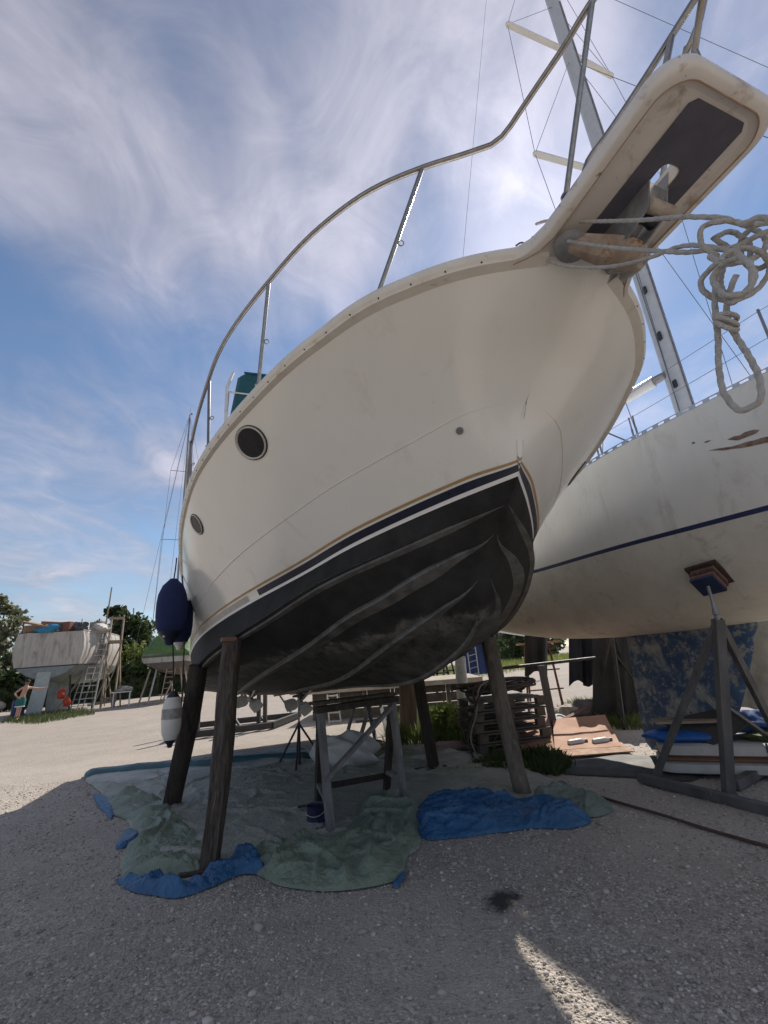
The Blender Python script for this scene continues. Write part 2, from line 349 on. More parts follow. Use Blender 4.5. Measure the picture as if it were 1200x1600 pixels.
    lk.new(col, bs.inputs['Base Color'])
    h = mt('ADD', mt('MULTIPLY', v1.outputs['Distance'], -1.0), mt('MULTIPLY', v2.outputs['Distance'], -.5)); h = mt('ADD', h, mt('MULTIPLY', noise(25, 4), .6))
    bp = nd.new('ShaderNodeBump'); bp.inputs['Strength'].default_value = .9; bp.inputs['Distance'].default_value = .012; lk.new(h, bp.inputs['Height']); lk.new(bp.outputs[0], bs.inputs['Normal'])
    return m
GRAVEL = gravel_mat()
def gz(x, y):
    x = np.asarray(x, float); y = np.asarray(y, float); f = np.clip(1-np.hypot(x, y-4)/25, 0, 1)
    return ((fbm(x*.9+5, y*.9+3, 3, 3)-.44)*.030+(fbm(x*5, y*5, 9, 3)-.44)*.012)*f-.006
g1 = np.sinh(np.linspace(-6.2, 6.2, 300)); g1 = g1/g1.max()*600
gx = np.sinh(np.linspace(-7.6, 7.6, 380)); gx = gx/gx.max()*700; gy = 4+np.sinh(np.linspace(-7.6, 7.6, 380))/np.sinh(7.6)*700
GX, GY = np.meshgrid(gx, gy, indexing='ij'); GZ = gz(GX, GY)
go = MB().grid(np.stack([GX, GY, GZ], -1)).build('ground', GRAVEL, angle=180); tag(go, 'grey gravel boatyard ground', None, kind='structure')
# loose pebbles near the camera
def pebbles():
    n = 72000; u_ = RNG.random(n); yy = 1.75+(u_**1.5)*6.2; xx = (RNG.random(n)*2-1)*(yy*.98+.7); 
    st_ = gp(785, 1405); kk = np.hypot(xx-st_[0], yy-st_[1]) > .13; kk &= RNG.random(n) < .35+1.9*np.clip(fbm(xx*1.1+3, yy*1.1, 7, 3)-.30, 0, 1); xx, yy = xx[kk], yy[kk]; n = len(xx)
    r = np.exp(RNG.normal(math.log(.0056), .36, n)).clip(.003, .017)*(1+.03*yy)*np.where(RNG.random(n) < .012, 2.0, 1)
    ico = bmesh.new(); bmesh.ops.create_icosphere(ico, subdivisions=1, radius=1); ico.verts.index_update(); V0 = np.array([v.co[:] for v in ico.verts]); F0 = np.array([[v.index for v in f.verts] for f in ico.faces]); ico.free()
    sc = np.stack([r*RNG.uniform(.8, 1.5, n), r*RNG.uniform(.7, 1.1, n), r*RNG.uniform(.4, .8, n)], -1); an = RNG.random(n)*6.283; tl = RNG.normal(0, .3, n)
    V = V0[None]*(1+RNG.normal(0, .16, (n, 12, 1)))*sc[:, None]
    V = np.stack([V[..., 0], V[..., 1]*np.cos(tl)[:, None]-V[..., 2]*np.sin(tl)[:, None], V[..., 1]*np.sin(tl)[:, None]+V[..., 2]*np.cos(tl)[:, None]], -1)
    c, s = np.cos(an)[:, None], np.sin(an)[:, None]; V = np.stack([V[..., 0]*c-V[..., 1]*s, V[..., 0]*s+V[..., 1]*c, V[..., 2]], -1)
    V += np.stack([xx, yy, gz(xx, yy)+r*.22], -1)[:, None]
    F = (F0[None]+12*np.arange(n)[:, None, None]).reshape(-1, 3)
    me = bpy.data.meshes.new('gravel'); me.vertices.add(n*12); me.vertices.foreach_set('co', V.ravel()); me.loops.add(F.size); me.loops.foreach_set('vertex_index', F.ravel().astype(np.int32))
    me.polygons.add(len(F)); me.polygons.foreach_set('loop_start', np.arange(0, F.size, 3, dtype=np.int32)); me.polygons.foreach_set('loop_total', np.full(len(F), 3, np.int32)); me.update(calc_edges=True)
    at = me.attributes.new('rnd', 'FLOAT', 'POINT'); at.data.foreach_set('value', np.repeat(RNG.random(n), 12).astype(np.float32))
    m = bpy.data.materials.new('pebble'); m.use_nodes = True; nd, lk = m.node_tree.nodes, m.node_tree.links; a = nd.new('ShaderNodeAttribute'); a.attribute_name = 'rnd'
    rp = nd.new('ShaderNodeValToRGB'); e = rp.color_ramp.elements; e[0].color = (.24, .212, .182, 1); e[1].color = (.68, .63, .565, 1)
    for p, c in ((.35, (.38, .336, .288)), (.7, (.47, .42, .365)), (.92, (.57, .513, .443))): q = e.new(p); q.color = (*c, 1)
    lk.new(a.outputs['Fac'], rp.inputs[0]); b = nd['Principled BSDF']; b.inputs['Roughness'].default_value = .88; b.inputs['Specular IOR Level'].default_value = .25; lk.new(rp.outputs[0], b.inputs['Base Color']); me.materials.append(m)
    o = bpy.data.objects.new('gravel', me); COL.objects.link(o); tag(o, 'loose grey and beige pebbles scattered over the yard', 'gravel', kind='stuff')
pebbles()
# ---------------------------------------------------------------- materials
GEL = mat('gelcoat', (.81, .785, .72), (.775, .75, .685), 1.3, .16, coat=.5, bump=.04, bscale=2.5, stretch=(1, 1, .16), spots=[((.64, .58, .50), 4., .58, .3), ((.46, .38, .30), 13, .68, .14)])
GELW = mat('gelcoat_white', (.83, .81, .77), (.79, .77, .73), 2., .3)
STEEL = mat('stainless', (.36, .33, .30), (.27, .25, .225), 30, .3, metal=1.)
RAILM = mat('rail_rubber', (.74, .70, .62), (.68, .63, .55), 9, .4, bump=.1, stretch=(1, 1, 2), spots=[((.48, .33, .22), 9, .62, .12)])
NAVY = mat('navy_vinyl', (.012, .014, .03), (.02, .022, .04), 20, .3)
GOLD = mat('gold_vinyl', (.42, .27, .12), (.36, .23, .1), 20, .4)
STRW = mat('stripe_white', (.82, .79, .74), (.76, .73, .68), 8, .35)
DARKP = mat('slot_panel_blue', (.075, .072, .095), (.10, .096, .12), 9, .7, bump=.2)
BLACK = mat('black_plastic', (.015, .015, .017), (.03, .03, .03), 20, .5)
GLASSD = mat('porthole_glass', (.012, .013, .018), (.02, .02, .026), 10, .25, spec=.15)
TEAL = mat('teal_canvas', (.012, .075, .095), (.02, .1, .12), 14, .85, bump=.2)
PIPING = mat('canvas_piping', (.7, .7, .68), None, 10, .7)
GALV = mat('galvanised', (.33, .33, .34), (.22, .22, .23), 12, .55, metal=.6, bump=.2)
RUSTY = mat('rusty_anchor', (.27, .20, .15), (.42, .36, .30), 9, .8, bump=.4, spots=[((.25, .10, .035), 16, .52, .12)])
BRONZE = mat('propeller_paint', (.62, .58, .52), (.45, .42, .38), 9, .6)
def antifoul():
    m = mat('antifouling', (.020, .0195, .019), (.036, .035, .034), 5., .7, bump=.25, bscale=90, spec=.15, stretch=(1, 1, 1))
    t = m.node_tree; nd, lk = t.nodes, t.links; bs = nd['Principled BSDF']; old = bs.inputs['Base Color'].links[0].from_socket
    at = nd.new('ShaderNodeAttribute'); at.attribute_name = 'bz'                 # height above the keel: old water marks
    aw = nd.new('ShaderNodeAttribute'); aw.attribute_name = 'bw'
    tcn = nd.new('ShaderNodeTexCoord'); n1 = nd.new('ShaderNodeTexNoise'); n1.inputs['Scale'].default_value = 2.2; n1.inputs['Detail'].default_value = 8; n1.inputs['Roughness'].default_value = .7
    lk.new(tcn.outputs['Object'], n1.inputs['Vector'])
    ad = nd.new('ShaderNodeMath'); ad.operation = 'MULTIPLY_ADD'; lk.new(n1.outputs['Fac'], ad.inputs[0]); ad.inputs[1].default_value = .34; lk.new(at.outputs['Fac'], ad.inputs[2])
    rp = nd.new('ShaderNodeValToRGB'); e = rp.color_ramp.elements; e[0].position = 0; e[0].color = (.55, .55, .55, 1); e[1].position = 1; e[1].color = (0, 0, 0, 1)
    for p, c in ((.62, .45), (.86, .30), (.90, .62), (.935, .72), (.96, .12), (.985, .03)): q = e.new(p); q.color = (c, c, c, 1)
    lk.new(ad.outputs[0], rp.inputs[0])
    n2 = nd.new('ShaderNodeTexNoise'); n2.inputs['Scale'].default_value = 7; n2.inputs['Detail'].default_value = 10; n2.inputs['Roughness'].default_value = .75; lk.new(tcn.outputs['Object'], n2.inputs['Vector'])
    mr = nd.new('ShaderNodeMapRange'); mr.inputs['From Min'].default_value = .36; mr.inputs['From Max'].default_value = .64; lk.new(n2.outputs['Fac'], mr.inputs[0])
    mu = nd.new('ShaderNodeMath'); mu.operation = 'MULTIPLY'; lk.new(rp.outputs[0], mu.inputs[0]); lk.new(mr.outputs[0], mu.inputs[1])
    mx = nd.new('ShaderNodeMix'); mx.data_type = 'RGBA'; lk.new(mu.outputs[0], mx.inputs['Factor']); lk.new(old, mx.inputs['A']); mx.inputs['B'].default_value = (.23, .22, .195, 1)
    lk.new(mx.outputs['Result'], bs.inputs['Base Color']); return m
ANTI = antifoul()
STRK = mat('worn_strake', (.06, .059, .055), (.15, .145, .13), 7, .65, bump=.25, bscale=60, spots=[((.15, .14, .125), 12, .60, .12)])

# ---------------------------------------------------------------- motor yacht on props
base = bw((4.5, 0, 0)); base[2] = 0
Y = thing('motor_yacht', 'large white motor yacht with black bottom propped on timber posts over the green tarp', 'motor yacht', base)
vv = np.concatenate([-VV[::-1], VV[1:]])
def both(fn, w):                                  # rows of a hull surface from the port transom round the stem to starboard
    w = np.asarray(w, float); V, Wg = np.meshgrid(np.abs(vv), w, indexing='ij'); P = fn(V, Wg); P[..., 1] *= np.sign(vv)[:, None]; return P
T_W = np.concatenate([np.linspace(0, .18, 5), np.linspace(.18, 1, 26)[1:]])
P = both(topside, T_W); MB().grid(bw(P)).build('hull_topside', GEL, Y, angle=180)
Pb = both(bottom, np.linspace(0, 1, 22)); Pb[..., 1] += 0
mbb = MB().grid(bw(Pb)); mbb.build('hull_bottom', ANTI, Y, angle=50, attr={'bz': Pb[..., 2].ravel(), 'bw': np.abs(Pb[..., 1]).ravel()})
# boot-top black band between chine and the white stripe
def section(v, a):
    """points on the topside section at arc length a (m) from the boot line, for each v"""
    ws = np.linspace(0, .75, 160); out = []
    for vi in v:
        Q = topside(np.full(160, abs(vi)), ws); d = np.concatenate([[0], np.cumsum(np.linalg.norm(np.diff(Q, axis=0), axis=1))])
        d0 = np.interp(.18, ws, d); out.append([[np.interp(d0+x, d, Q[:, k]) for k in range(3)] for x in a])
    o = np.array(out); o[..., 1] *= np.where(v < 0, -1, 1)[:, None]; return o
def bandmb(a0, a1, n=4, d=.0025, vsel=None):
    v = vv if vsel is None else vsel; Q = section(v, np.linspace(a0, a1, n)); return MB().grid(bw(offset(Q, -d)))
Q = []
for vi in vv:
    ws = np.linspace(0, .18, 6); q = topside(np.full(6, abs(vi)), ws); q[:, 1] *= np.sign(vi) if vi else 1
    L_ = np.linalg.norm(q[-1]-q[0]); f = max(0, 1-.018/max(L_, .02)); q = q[0]+(q[-1]-q[0])*np.linspace(0, f, 6)[:, None]; Q.append(q)
Q = np.array(Q); MB().grid(bw(offset(Q, -.002))).build('boot_top', ANTI, Y, angle=180, attr={'bz': Q[..., 2].ravel()+.3, 'bw': np.abs(Q[..., 1]).ravel()})
bandmb(-.018, .018).build('white_stripe', STRW, Y, angle=180)
cut = .47
for sg in (1, -1):
    pass
mid = vv[np.abs(vv) <= cut]
bandmb(.0185, .082, 5, .003, mid).build('navy_stripe', NAVY, Y, angle=180)
GREYS = mat('faded_stripe', (.50, .47, .43), (.44, .41, .38), 10, .5)
for sg in (-1, 1):
    b_ = vv[(vv*sg > cut+.012)]
    bandmb(.0185, .082, 5, .003, b_).build('faded_stripe', GREYS, Y, angle=180)
bandmb(.100, .122, 3, .003).build('gold_stripe', GOLD, Y, angle=180)
# styling crease and spray strakes
def ridge(fn, vk, wk, width, h, name, m, side, n=70, taper=True):
    v = np.linspace(vk[0], vk[-1], n); w = spl(vk, wk, v)
    C_ = fn(v, w); e = 1e-3
    dv = fn(np.minimum(v+e, 1), w)-fn(np.maximum(v-e, 0), w); dw = fn(v, np.minimum(w+e, 1))-fn(v, np.maximum(w-e, 0))
    nn = np.cross(dw, dv); nn /= np.linalg.norm(nn, axis=1)[:, None]; nn *= np.where(nn[:, 1] < 0, -1, 1)[:, None]
    dw /= np.linalg.norm(dw, axis=1)[:, None]
    f = np.clip(np.minimum((v-vk[0])/(.12*(vk[-1]-vk[0])+1e-6), 1), .05, 1)[:, None] if taper else 1
    rows = np.stack([C_-dw*width*.9*f-nn*.01, C_+dw*width*.35*f+nn*h*f, C_+dw*width*.5*f+nn*h*.75*f, C_+dw*width*.55*f-nn*.012], 1)
    rows[..., 1] *= side
    MB().grid(bw(rows), flip=side > 0).build(name, m, Y, angle=35)
for sd in (1, -1):
    ridge(bottom, [.085, .1, .14, .177, .219, .265, .316, .358, .409, .502, .66, .95], [.08, .205, .521, .637, .687, .691, .699, .691, .676, .645, .618, .61], .09, .045, 'strake', STRK, sd)
    ridge(bottom, [.155, .174, .205, .238, .267, .296, .346, .411, .515, .7, .95], [.12, .205, .324, .371, .382, .382, .371, .328, .24, .22, .22], .08, .042, 'strake', STRK, sd)
    ridge(bottom, [.02, .08, .2, .4, .7, 1], [.93, .94, .955, .962, .965, .965], .05, .022, 'chine_flat', STRK, sd)
    ridge(topside, [.05, .12, .18, .25, .37, .55, .8], [.56, .53, .50, .487, .485, .455, .44], .014, .005, 'styling_crease', GEL, sd)
# keel pad
kv = np.linspace(.2, .98, 60); K = row_keel(kv)
pr = []
for i, p in enumerate(K):
    t_ = np.gradient(K, axis=0)[i]; t_ /= np.linalg.norm(t_); nn = np.array([-t_[2]*0+t_[2], 0, -t_[0]]); nn /= np.linalg.norm(nn); hw = .012+.045*min((kv[i]-.2)*3.5, 1)
    pr.append([p+[0, -hw, 0]+nn*-.03, p+[0, -hw*.8, 0]+nn*.012, p+[0, hw*.8, 0]+nn*.012, p+[0, hw, 0]+nn*-.03])
pr = np.array(pr); MB().grid(bw(pr)).build('keel_strip', STRK, Y, angle=40)
# transom and deck
e1 = topside(np.full(30, 1.), np.linspace(0, 1, 30)); e2 = bottom(np.full(12, 1.), np.linspace(0, 1, 12)); rim = np.concatenate([e2, e1])
mb = MB(); a = bw(rim*[1, 1, 1]); b = bw(rim*[1, -1, 1]); mb.grid(np.stack([a, b], 1)); mb.build('transom', GEL, Y, angle=30)
dv_ = np.linspace(.03, 1, 60); S_ = row_sheer(dv_); DK = []
for p in S_: DK.append([p*[1, f, 1]+[0, 0, .05+.09*(1-f*f)] for f in np.linspace(-1, 1, 9)])
DK = np.array(DK); MB().grid(bw(DK)).build('deck', GELW, Y)
# rub rail along the sheer, with its screws
rv = np.concatenate([-np.linspace(.036, 1, 110)[::-1], np.linspace(.036, 1, 110)])
def rubrail(sd):
    v = np.linspace(.012, 1, 140); S = row_sheer(v); S[:, 1] *= sd
    t_ = np.gradient(S, axis=0); t_ /= np.linalg.norm(t_, axis=1)[:, None]; o = np.cross(t_, [0, 0, 1.]); o *= np.sign(o[:, 1:2])*sd; o /= np.linalg.norm(o, axis=1)[:, None]
    z = np.array([0, 0, 1.])
    prof = [(-.06, -.036), (.004, -.028), (.008, -.017), (.015, -.012), (.025, .0), (.027, .02), (.02, .042), (.0, .054), (-.03, .056)]
    R = np.stack([S+o*x+z*y for x, y in prof], 1); MB().grid(bw(R), flip=sd < 0).build('rub_rail', RAILM, Y, angle=35)
    i0 = 0
    arc = np.concatenate([[0], np.cumsum(np.linalg.norm(np.diff(S, axis=0), axis=1))])
    for a in np.arange(.16, 5.2, .19):
        p = np.array([np.interp(a, arc, S[:, k]) for k in range(3)]); oo = np.array([np.interp(a, arc, o[:, k]) for k in range(3)]); oo /= np.linalg.norm(oo)
        q = bw(p+oo*.0115+z*-.0148); ax = oo@HM
        if sd > 0 or a < 1.6: MB().lathe([(0, .003), (.003, .0035), (.0048, .002), (.005, -.004)], q, ax, 8).build('screw', BLACK, Y)
rubrail(1); rubrail(-1)
# bow platform with its slot
def plat_outline(inset, n=14):
    hw, L0, rc = .325-inset, -.85+inset, .145-inset*.5
    pts = [(.20, -hw-.25), (.13, -hw-.18), (.07, -hw-.115), (.02, -hw-.065), (-.04, -hw-.025), (-.12, -hw-.004)]
    pts += [(-.25, -hw), (-.45, -hw)]
    for k in range(n+1): t = k/n*math.pi/2; pts.append((L0+rc-rc*math.sin(t), -hw+rc-rc*math.cos(t)))
    half = pts; return np.array(half+[(s, -b) for s, b in half[::-1]])
rings = []
for ins, z in [(.075, 2.345), (.052, 2.338), (.045, 2.328), (.018, 2.330), (.004, 2.345), (0, 2.372), (.006, 2.40), (.02, 2.415), (.05, 2.425)]:
    o = plat_outline(ins); rings.append(np.concatenate([o, np.full((len(o), 1), z)], 1))
rings = np.array(rings)
slot = []
for k in range(24):
    t = 2*math.pi*k/24; slot.append((-.36+(.13 if math.cos(t) > 0 else -.13)+.055*math.copysign(abs(math.cos(t))**.6, math.cos(t)), -.03+.055*math.copysign(abs(math.sin(t))**.6, math.sin(t))))
slot = np.array(slot)
mb = MB().grid(bw(rings), flip=True)
def fill_face(outl, hole, z, flip=False):
    bm = bmesh.new(); es = []
    for loop in (outl, hole):
        vs = [bm.verts.new((x, y, z)) for x, y in loop]; es += [bm.edges.new((vs[i], vs[(i+1) % len(vs)])) for i in range(len(vs))]
    bmesh.ops.triangle_fill(bm, use_beauty=True, use_dissolve=False, edges=es, normal=(0, 0, -1 if flip else 1)); bm.verts.index_update()
    V = [tuple(v.co) for v in bm.verts]; F = [tuple(v.index for v in f.verts) for f in bm.faces]; bm.free(); return V, F
V, F = fill_face(plat_outline(.075), slot, 2.345, True); mb.add(bw(V), F)
V, F = fill_face(plat_outline(.05), slot, 2.425); mb.add(bw(V), F)
sw_ = np.stack([np.concatenate([slot, np.full((24, 1), z)], 1) for z in (2.345, 2.425)]); mb.grid(bw(sw_), closed_v=True)
PLM = mat('platform_gelcoat', (.70, .65, .59), (.62, .575, .52), 3, .35, spots=[((.38, .27, .19), 6, .57, .14), ((.12, .10, .085), 14, .66, .06)])
mb.build('bow_platform', PLM, Y, angle=45)
o_ = plat_outline(.0475); MB().tube(bw(np.concatenate([o_, np.full((len(o_), 1), 2.329)], 1)[2:-2]), .0035, 6).build('stained_seam', mat('seam_rust', (.34, .20, .12), (.45, .33, .24), 12, .8), Y)
# dark slotted plate under the platform
po = np.array([(-.735, -.195), (-.76, -.17), (-.76, .10), (-.735, .125), (-.02, .125), (-.02, -.195)])
s2 = (slot-[-.36, -.03])*1.03+[-.36, -.03]
V, F = fill_face(po, s2, 2.338, True); mb = MB().add(bw(V), F)
mb.grid(bw(np.stack([np.concatenate([po, np.full((6, 1), z)], 1) for z in (2.338, 2.352)])), closed_v=True); mb.build('slot_plate', DARKP, Y, smooth=False)
# stemhead roller: cheeks and roller hanging in the slot
mb = MB()
for b_ in (-.085, .03):
    o2 = [(-.50, 2.40), (-.42, 2.22), (-.30, 2.19), (-.10, 2.30), (-.08, 2.40)]
    R2 = np.array([[(s, b_-.004, z) for s, z in o2], [(s, b_+.004, z) for s, z in o2]]); n0 = mb.n; mb.grid(bw(R2), closed_v=True); mb.f += [tuple(range(n0, n0+5)), tuple(range(n0+9, n0+4, -1))]
mb.build('roller_cheeks', GALV, Y, smooth=False)
MB().lathe([(0, -.062), (.036, -.06), (.022, -.01), (.022, .01), (.036, .06), (0, .062)], bw((-.36, -.028, 2.25)), EN, 16).build('bow_roller', BLACK, Y)
# bow rail: long tube, pulpit tube, stanchions with their eyes
def hitz(px, py, zb):
    d = HM@ray(px, py); o = wb(CAM); return o+(zb-o[2])/d[2]*d
def railpt(px, py, dz=.76):
    s = 2.
    for _ in range(9): q = hitz(px, py, float(spl(KS, SZ, np.clip(s, 0, 10)))+dz); s = q[0]
    return q
RP = [(292, 772), (298, 700), (320, 612), (345, 545), (420, 440), (500, 355), (580, 297), (660, 262), (740, 236), (775, 222), (788, 210), (806, 184), (840, 134), (880, 75), (925, 2)]
rp = [railpt(*p) for p in RP]
aft = [np.array([s, float(spl(KS, SB, s))-.02, float(spl(KS, SZ, s))+h]) for s, h in ((6.4, .06), (6.2, .5), (5.6, .74))]
star = np.array(aft+rp); fr = star[-1]
loop = np.concatenate([star, [[fr[0]-.16, fr[1]*.75, fr[2]+.02], [fr[0]-.22, 0, fr[2]+.03], [fr[0]-.16, -fr[1]*.75, fr[2]+.02]], star[::-1]*[1, -1, 1]])
MB().tube(bw(curve(loop, 260)), .0155, 10).build('bow_rail', STEEL, Y)
def stanchion(b0, t0, r=.0135):
    o = MB().tube([b0, t0], r, 10).lathe([(0, -.004), (.024, -.004), (.024, .005), (.017, .010), (.015, .02)], b0, (0, 0, 1), 14).build('stanchion', STEEL, Y); return o
for (bx_, ti) in (((590, 465), 7), ((402, 598), 4), ((326, 690), 2), ((297, 745), 1)):
    q = hitz(*bx_, float(spl(KS, SZ, 1.5))+.10)
    t0 = rp[ti] if ti != 2 else railpt(327, 596)
    if ti == 1: t0 = railpt(298, 690)
    q[2] = float(spl(KS, SZ, np.clip(q[0], 0, 10)))+.075; q[1] = min(q[1], float(spl(KS, SB, np.clip(q[0], 0, 10)))-.01)
    for sd in (1, -1):
        m_ = np.array([1, sd, 1]); A, B_ = bw(q*m_), bw(t0*m_); st = stanchion(A, B_)
        c = A+(B_-A)*.42; d = (B_-A)/np.linalg.norm(B_-A); th = np.linspace(0, 2*np.pi, 13)[:-1]; side_ = np.cross(d, ray(600, 700)); side_ /= np.linalg.norm(side_)
        ring = c-side_*.028+.016*(np.cos(th)[:, None]*side_+np.sin(th)[:, None]*d); MB().tube(ring, .0035, 6, closed=True).build('rail_eye', STEEL, st)
for sd in (1, -1):
    m_ = np.array([1, sd, 1])
    q = hitz(884, 308, 2.43); t0 = rp[-1]+[-.02, 0, .03]; stanchion(bw(q*m_), bw(t0*m_))
    a0 = hitz(917, 268, 2.43); a1 = hitz(1085, 0, 2.86); mdl = a0+(a1-a0)*.12+[0, .0, -.012]
    cv = curve([a0+[.02, 0, 0], a0+(a1-a0)*.04+[.005, 0, .035], a0+(a1-a0)*.2+[0, 0, .02], a1, a1+(a1-a0)*.35], 30)
    MB().tube(bw(cv*m_), .0145, 10).build('pulpit_tube', STEEL, Y)
    q = hitz(1033, 143, 2.43); t1 = a0+(a1-a0)*.80; stanchion(bw(q*m_), bw(t1*m_))
# portholes
def hull_frame(v, w, sd=1):
    e = 2e-3; c = topside(np.array([v]), np.array([w]))[0]; tv = (topside(np.array([v+e]), np.array([w]))-topside(np.array([v-e]), np.array([w])))[0]; tw = (topside(np.array([v]), np.array([w+e]))-topside(np.array([v]), np.array([w-e])))[0]
    tv /= np.linalg.norm(tv); nn = np.cross(tw, tv); nn /= np.linalg.norm(nn); nn *= np.sign(nn[1]); tw = np.cross(nn, tv)*1; tw *= np.sign(tw[2])
    m_ = np.array([1, sd, 1]); return bw(c*m_), (tv*m_)@HM, (tw*m_)@HM, (nn*m_)@HM
def porthole(v, w, sd, R1=.155):
    c, a, b, n_ = hull_frame(v, w, sd); th = np.linspace(0, 2*np.pi, 40, endpoint=False)
    def ring(k, h): return c+n_*h+(np.cos(th)*R1*k)[:, None]*a+(np.sin(th)*R1*.8*k)[:, None]*b
    rows = np.array([ring(1.03, -.012), ring(1.03, .006), ring(1.0, .013), ring(.96, .015), ring(.92, .012), ring(.885, .004), ring(.88, -.01)])
    f = MB().grid(rows, closed_v=True).build('porthole', mat('porthole_rim', (.60, .56, .50), (.5, .47, .42), 8, .4), Y)
    MB().grid(np.array([ring(1.075, -.006), ring(1.07, .007), ring(1.03, .0095), ring(1.02, .0)]), closed_v=True).build('gasket', BLACK, f)
    mb = MB(); r_ = ring(.89, .006); mb.add(np.concatenate([[c+n_*.007], r_]), [(0, i+1, (i+1) % 40+1) for i in range(40)]); mb.build('glass', GLASSD, f, smooth=False)
for sd in (1, -1):
    porthole(.3613, .874, sd); porthole(.5186, .835, sd, .125)
c, a, b, n_ = hull_frame(.127, .47, 1)
MB().lathe([(0, .024), (.006, .024), (.008, .012), (.020, .012), (.024, .008), (.025, -.01)], c, n_, 16).build('drain_fitting', GALV, Y)
# superstructure: trunk cabin, wheelhouse, canvas enclosure
def house(name, m, rows_, parent=Y):              # rows of (s, halfbeam, z0, z1, crown)
    G = []
    for s, hb, z0, z1, top in rows_:
        G.append([(s, -hb, z0), (s, -hb*.99, z0+(z1-z0)*.5), (s, -top-.06, z1-.05), (s, -top, z1), (s, -top*.5, z1+.04), (s, 0, z1+.055), (s, top*.5, z1+.04), (s, top, z1), (s, top+.06, z1-.05), (s, hb*.99, z0+(z1-z0)*.5), (s, hb, z0)])
    G = np.array(G, float); mb = MB(); n0 = 0; mb.grid(bw(G)); k = G.shape[1]; mb.f += [tuple(range(k)), tuple(range(mb.n-1, mb.n-k-1, -1))]
    return mb.build(name, m, parent, angle=50)
house('cabin_trunk', GELW, [(1.2, .7, 2.36, 2.42, .55), (1.9, 1.15, 2.3, 2.58, .95), (3.2, 1.5, 2.2, 2.74, 1.25), (4.3, 1.6, 2.1, 2.86, 1.35)])
house('wheelhouse', GELW, [(4.1, 1.62, 2.05, 3.0, 1.4), (4.9, 1.66, 2.0, 3.5, 1.45), (8.6, 1.7, 1.9, 3.5, 1.5)])
cx0 = 4.35; ctop = hitz(360, 585, 2); 
kz = 2.10+(cx0-hitz(360, 585, 2.)[0])/(hitz(360, 585, 3.)[0]-hitz(360, 585, 2.)[0])
cb_ = hitz(358, 592, kz)[1]
cv_ = house('canvas_enclosure', TEAL, [(cx0, cb_, 3.0, kz-.05, cb_-.22), (cx0+.15, cb_+.02, 3.0, kz+.02, cb_-.18), (7.6, cb_+.02, 3.0, kz+.06, cb_-.18), (7.75, cb_, 3.0, kz-.02, cb_-.22)])
for zz in (kz-.42,):
    MB().tube(bw([(cx0-.012, -cb_, zz), (cx0-.02, 0, zz+.01), (cx0-.012, cb_+.004, zz), (7.7, cb_+.025, zz)]), .014, 6).build('piping', PIPING, cv_)
for sd in (1, -1):
    MB().tube(bw([(cx0-.03, sd*(cb_+.03), 2.9), (cx0-.03, sd*(cb_+.03), kz-.35), (cx0+.05, sd*(cb_-.05), kz-.02)]), .022, 8).build('canvas_post', PIPING, Y)
MB().tube(bw([(cx0-.01, -cb_+.2, kz-.04), (cx0-.01, 0, kz+.02), (cx0-.01, cb_-.2, kz-.04)]), .015, 6).build('piping', TEAL, cv_)
# small deck items peeping over the gunwale
MB().box(bw((3.35, 1.9, 2.33)), (.2, .3, .12)).build('deck_vent', BLACK, Y)
# shafts, struts and propellers
def propeller(px, py, Yd):
    c = aty(px, py, Yd); ax = ES.copy()
    o = MB().lathe([(0, -.16), (.03, -.15), (.055, -.08), (.055, .08), (.03, .16), (0, .19)], c, ax, 14).build('propeller', BRONZE, Y)
    for k in range(3):
        t0 = math.radians(90+120*k+20); G = []
        for r in np.linspace(.045, .27, 6):
            w = .11*math.sin(min(1, (r-.02)/.17)*math.pi*.62)+.01; row = []
            for j in np.linspace(-1, 1, 5):
                an = t0+j*w/max(r, .08)*.9; row.append(c+r*(math.cos(an)*EN+math.sin(an)*EZ)+ES*(j*w*.55))
            G.append(row)
        G = np.array(G); mb = MB().grid(G).grid(offset(G, .006), flip=True); mb.build('blade', BRONZE, o)
    b0 = wb(c); up_ = bw((b0[0]-.05, b0[1], .62)); MB().bar(c-ES*.12, up_-ES*.1, .025, .14, ref=ES).build('shaft_strut', ANTI, Y)
    MB().tube([c, bw((b0[0]-2.2, b0[1], b0[2]+.32))], .02, 8).build('shaft', STEEL, Y)
propeller(391, 1092, 9.0); propeller(468, 1097, 8.8)
# claw anchor stowed under the platform
an = thing('claw_anchor', 'weathered rusty claw anchor tucked under the slotted bow platform', 'anchor', bw((-.12, -.03, 2.2)))
AD = np.array([-.17, .0, .035])
G = []
for t in np.linspace(-1.3, 1.3, 29):
    w = .055+.018*math.cos(t*2.4); G.append([AD+np.array([-.02+x*w*2-.02*math.cos(t)+.07*math.sin(abs(t))**2, -.03+.225*math.sin(t), 2.30-.165*math.cos(t)+.05*x*x*4]) for x in np.linspace(-.5, .5, 5)])
G = np.array(G); Gw = bw(G); mb = MB().grid(Gw).grid(offset(Gw, .022), flip=True)
mb.build('claw', RUSTY, an)
for sd in (1, -1): MB().lathe([(0, -.014), (.062, -.012), (.085, .0), (.07, .014), (0, .018)], bw(AD+np.array([.045, -.03+sd*.215, 2.255])), EZ*.9+EN*.35*-sd, 20).build('fluke', GALV, an)
MB().bar(bw(AD+np.array([.06, -.03, 2.17])), bw((-.47, -.03, 2.31)), .034, .06, ref=EZ).build('shank', GALV, an)
MB().tube(bw([(-.42, -.13, 2.25), (-.42, .02, 2.25)]), .032, 12).build('pin', RUSTY, an)
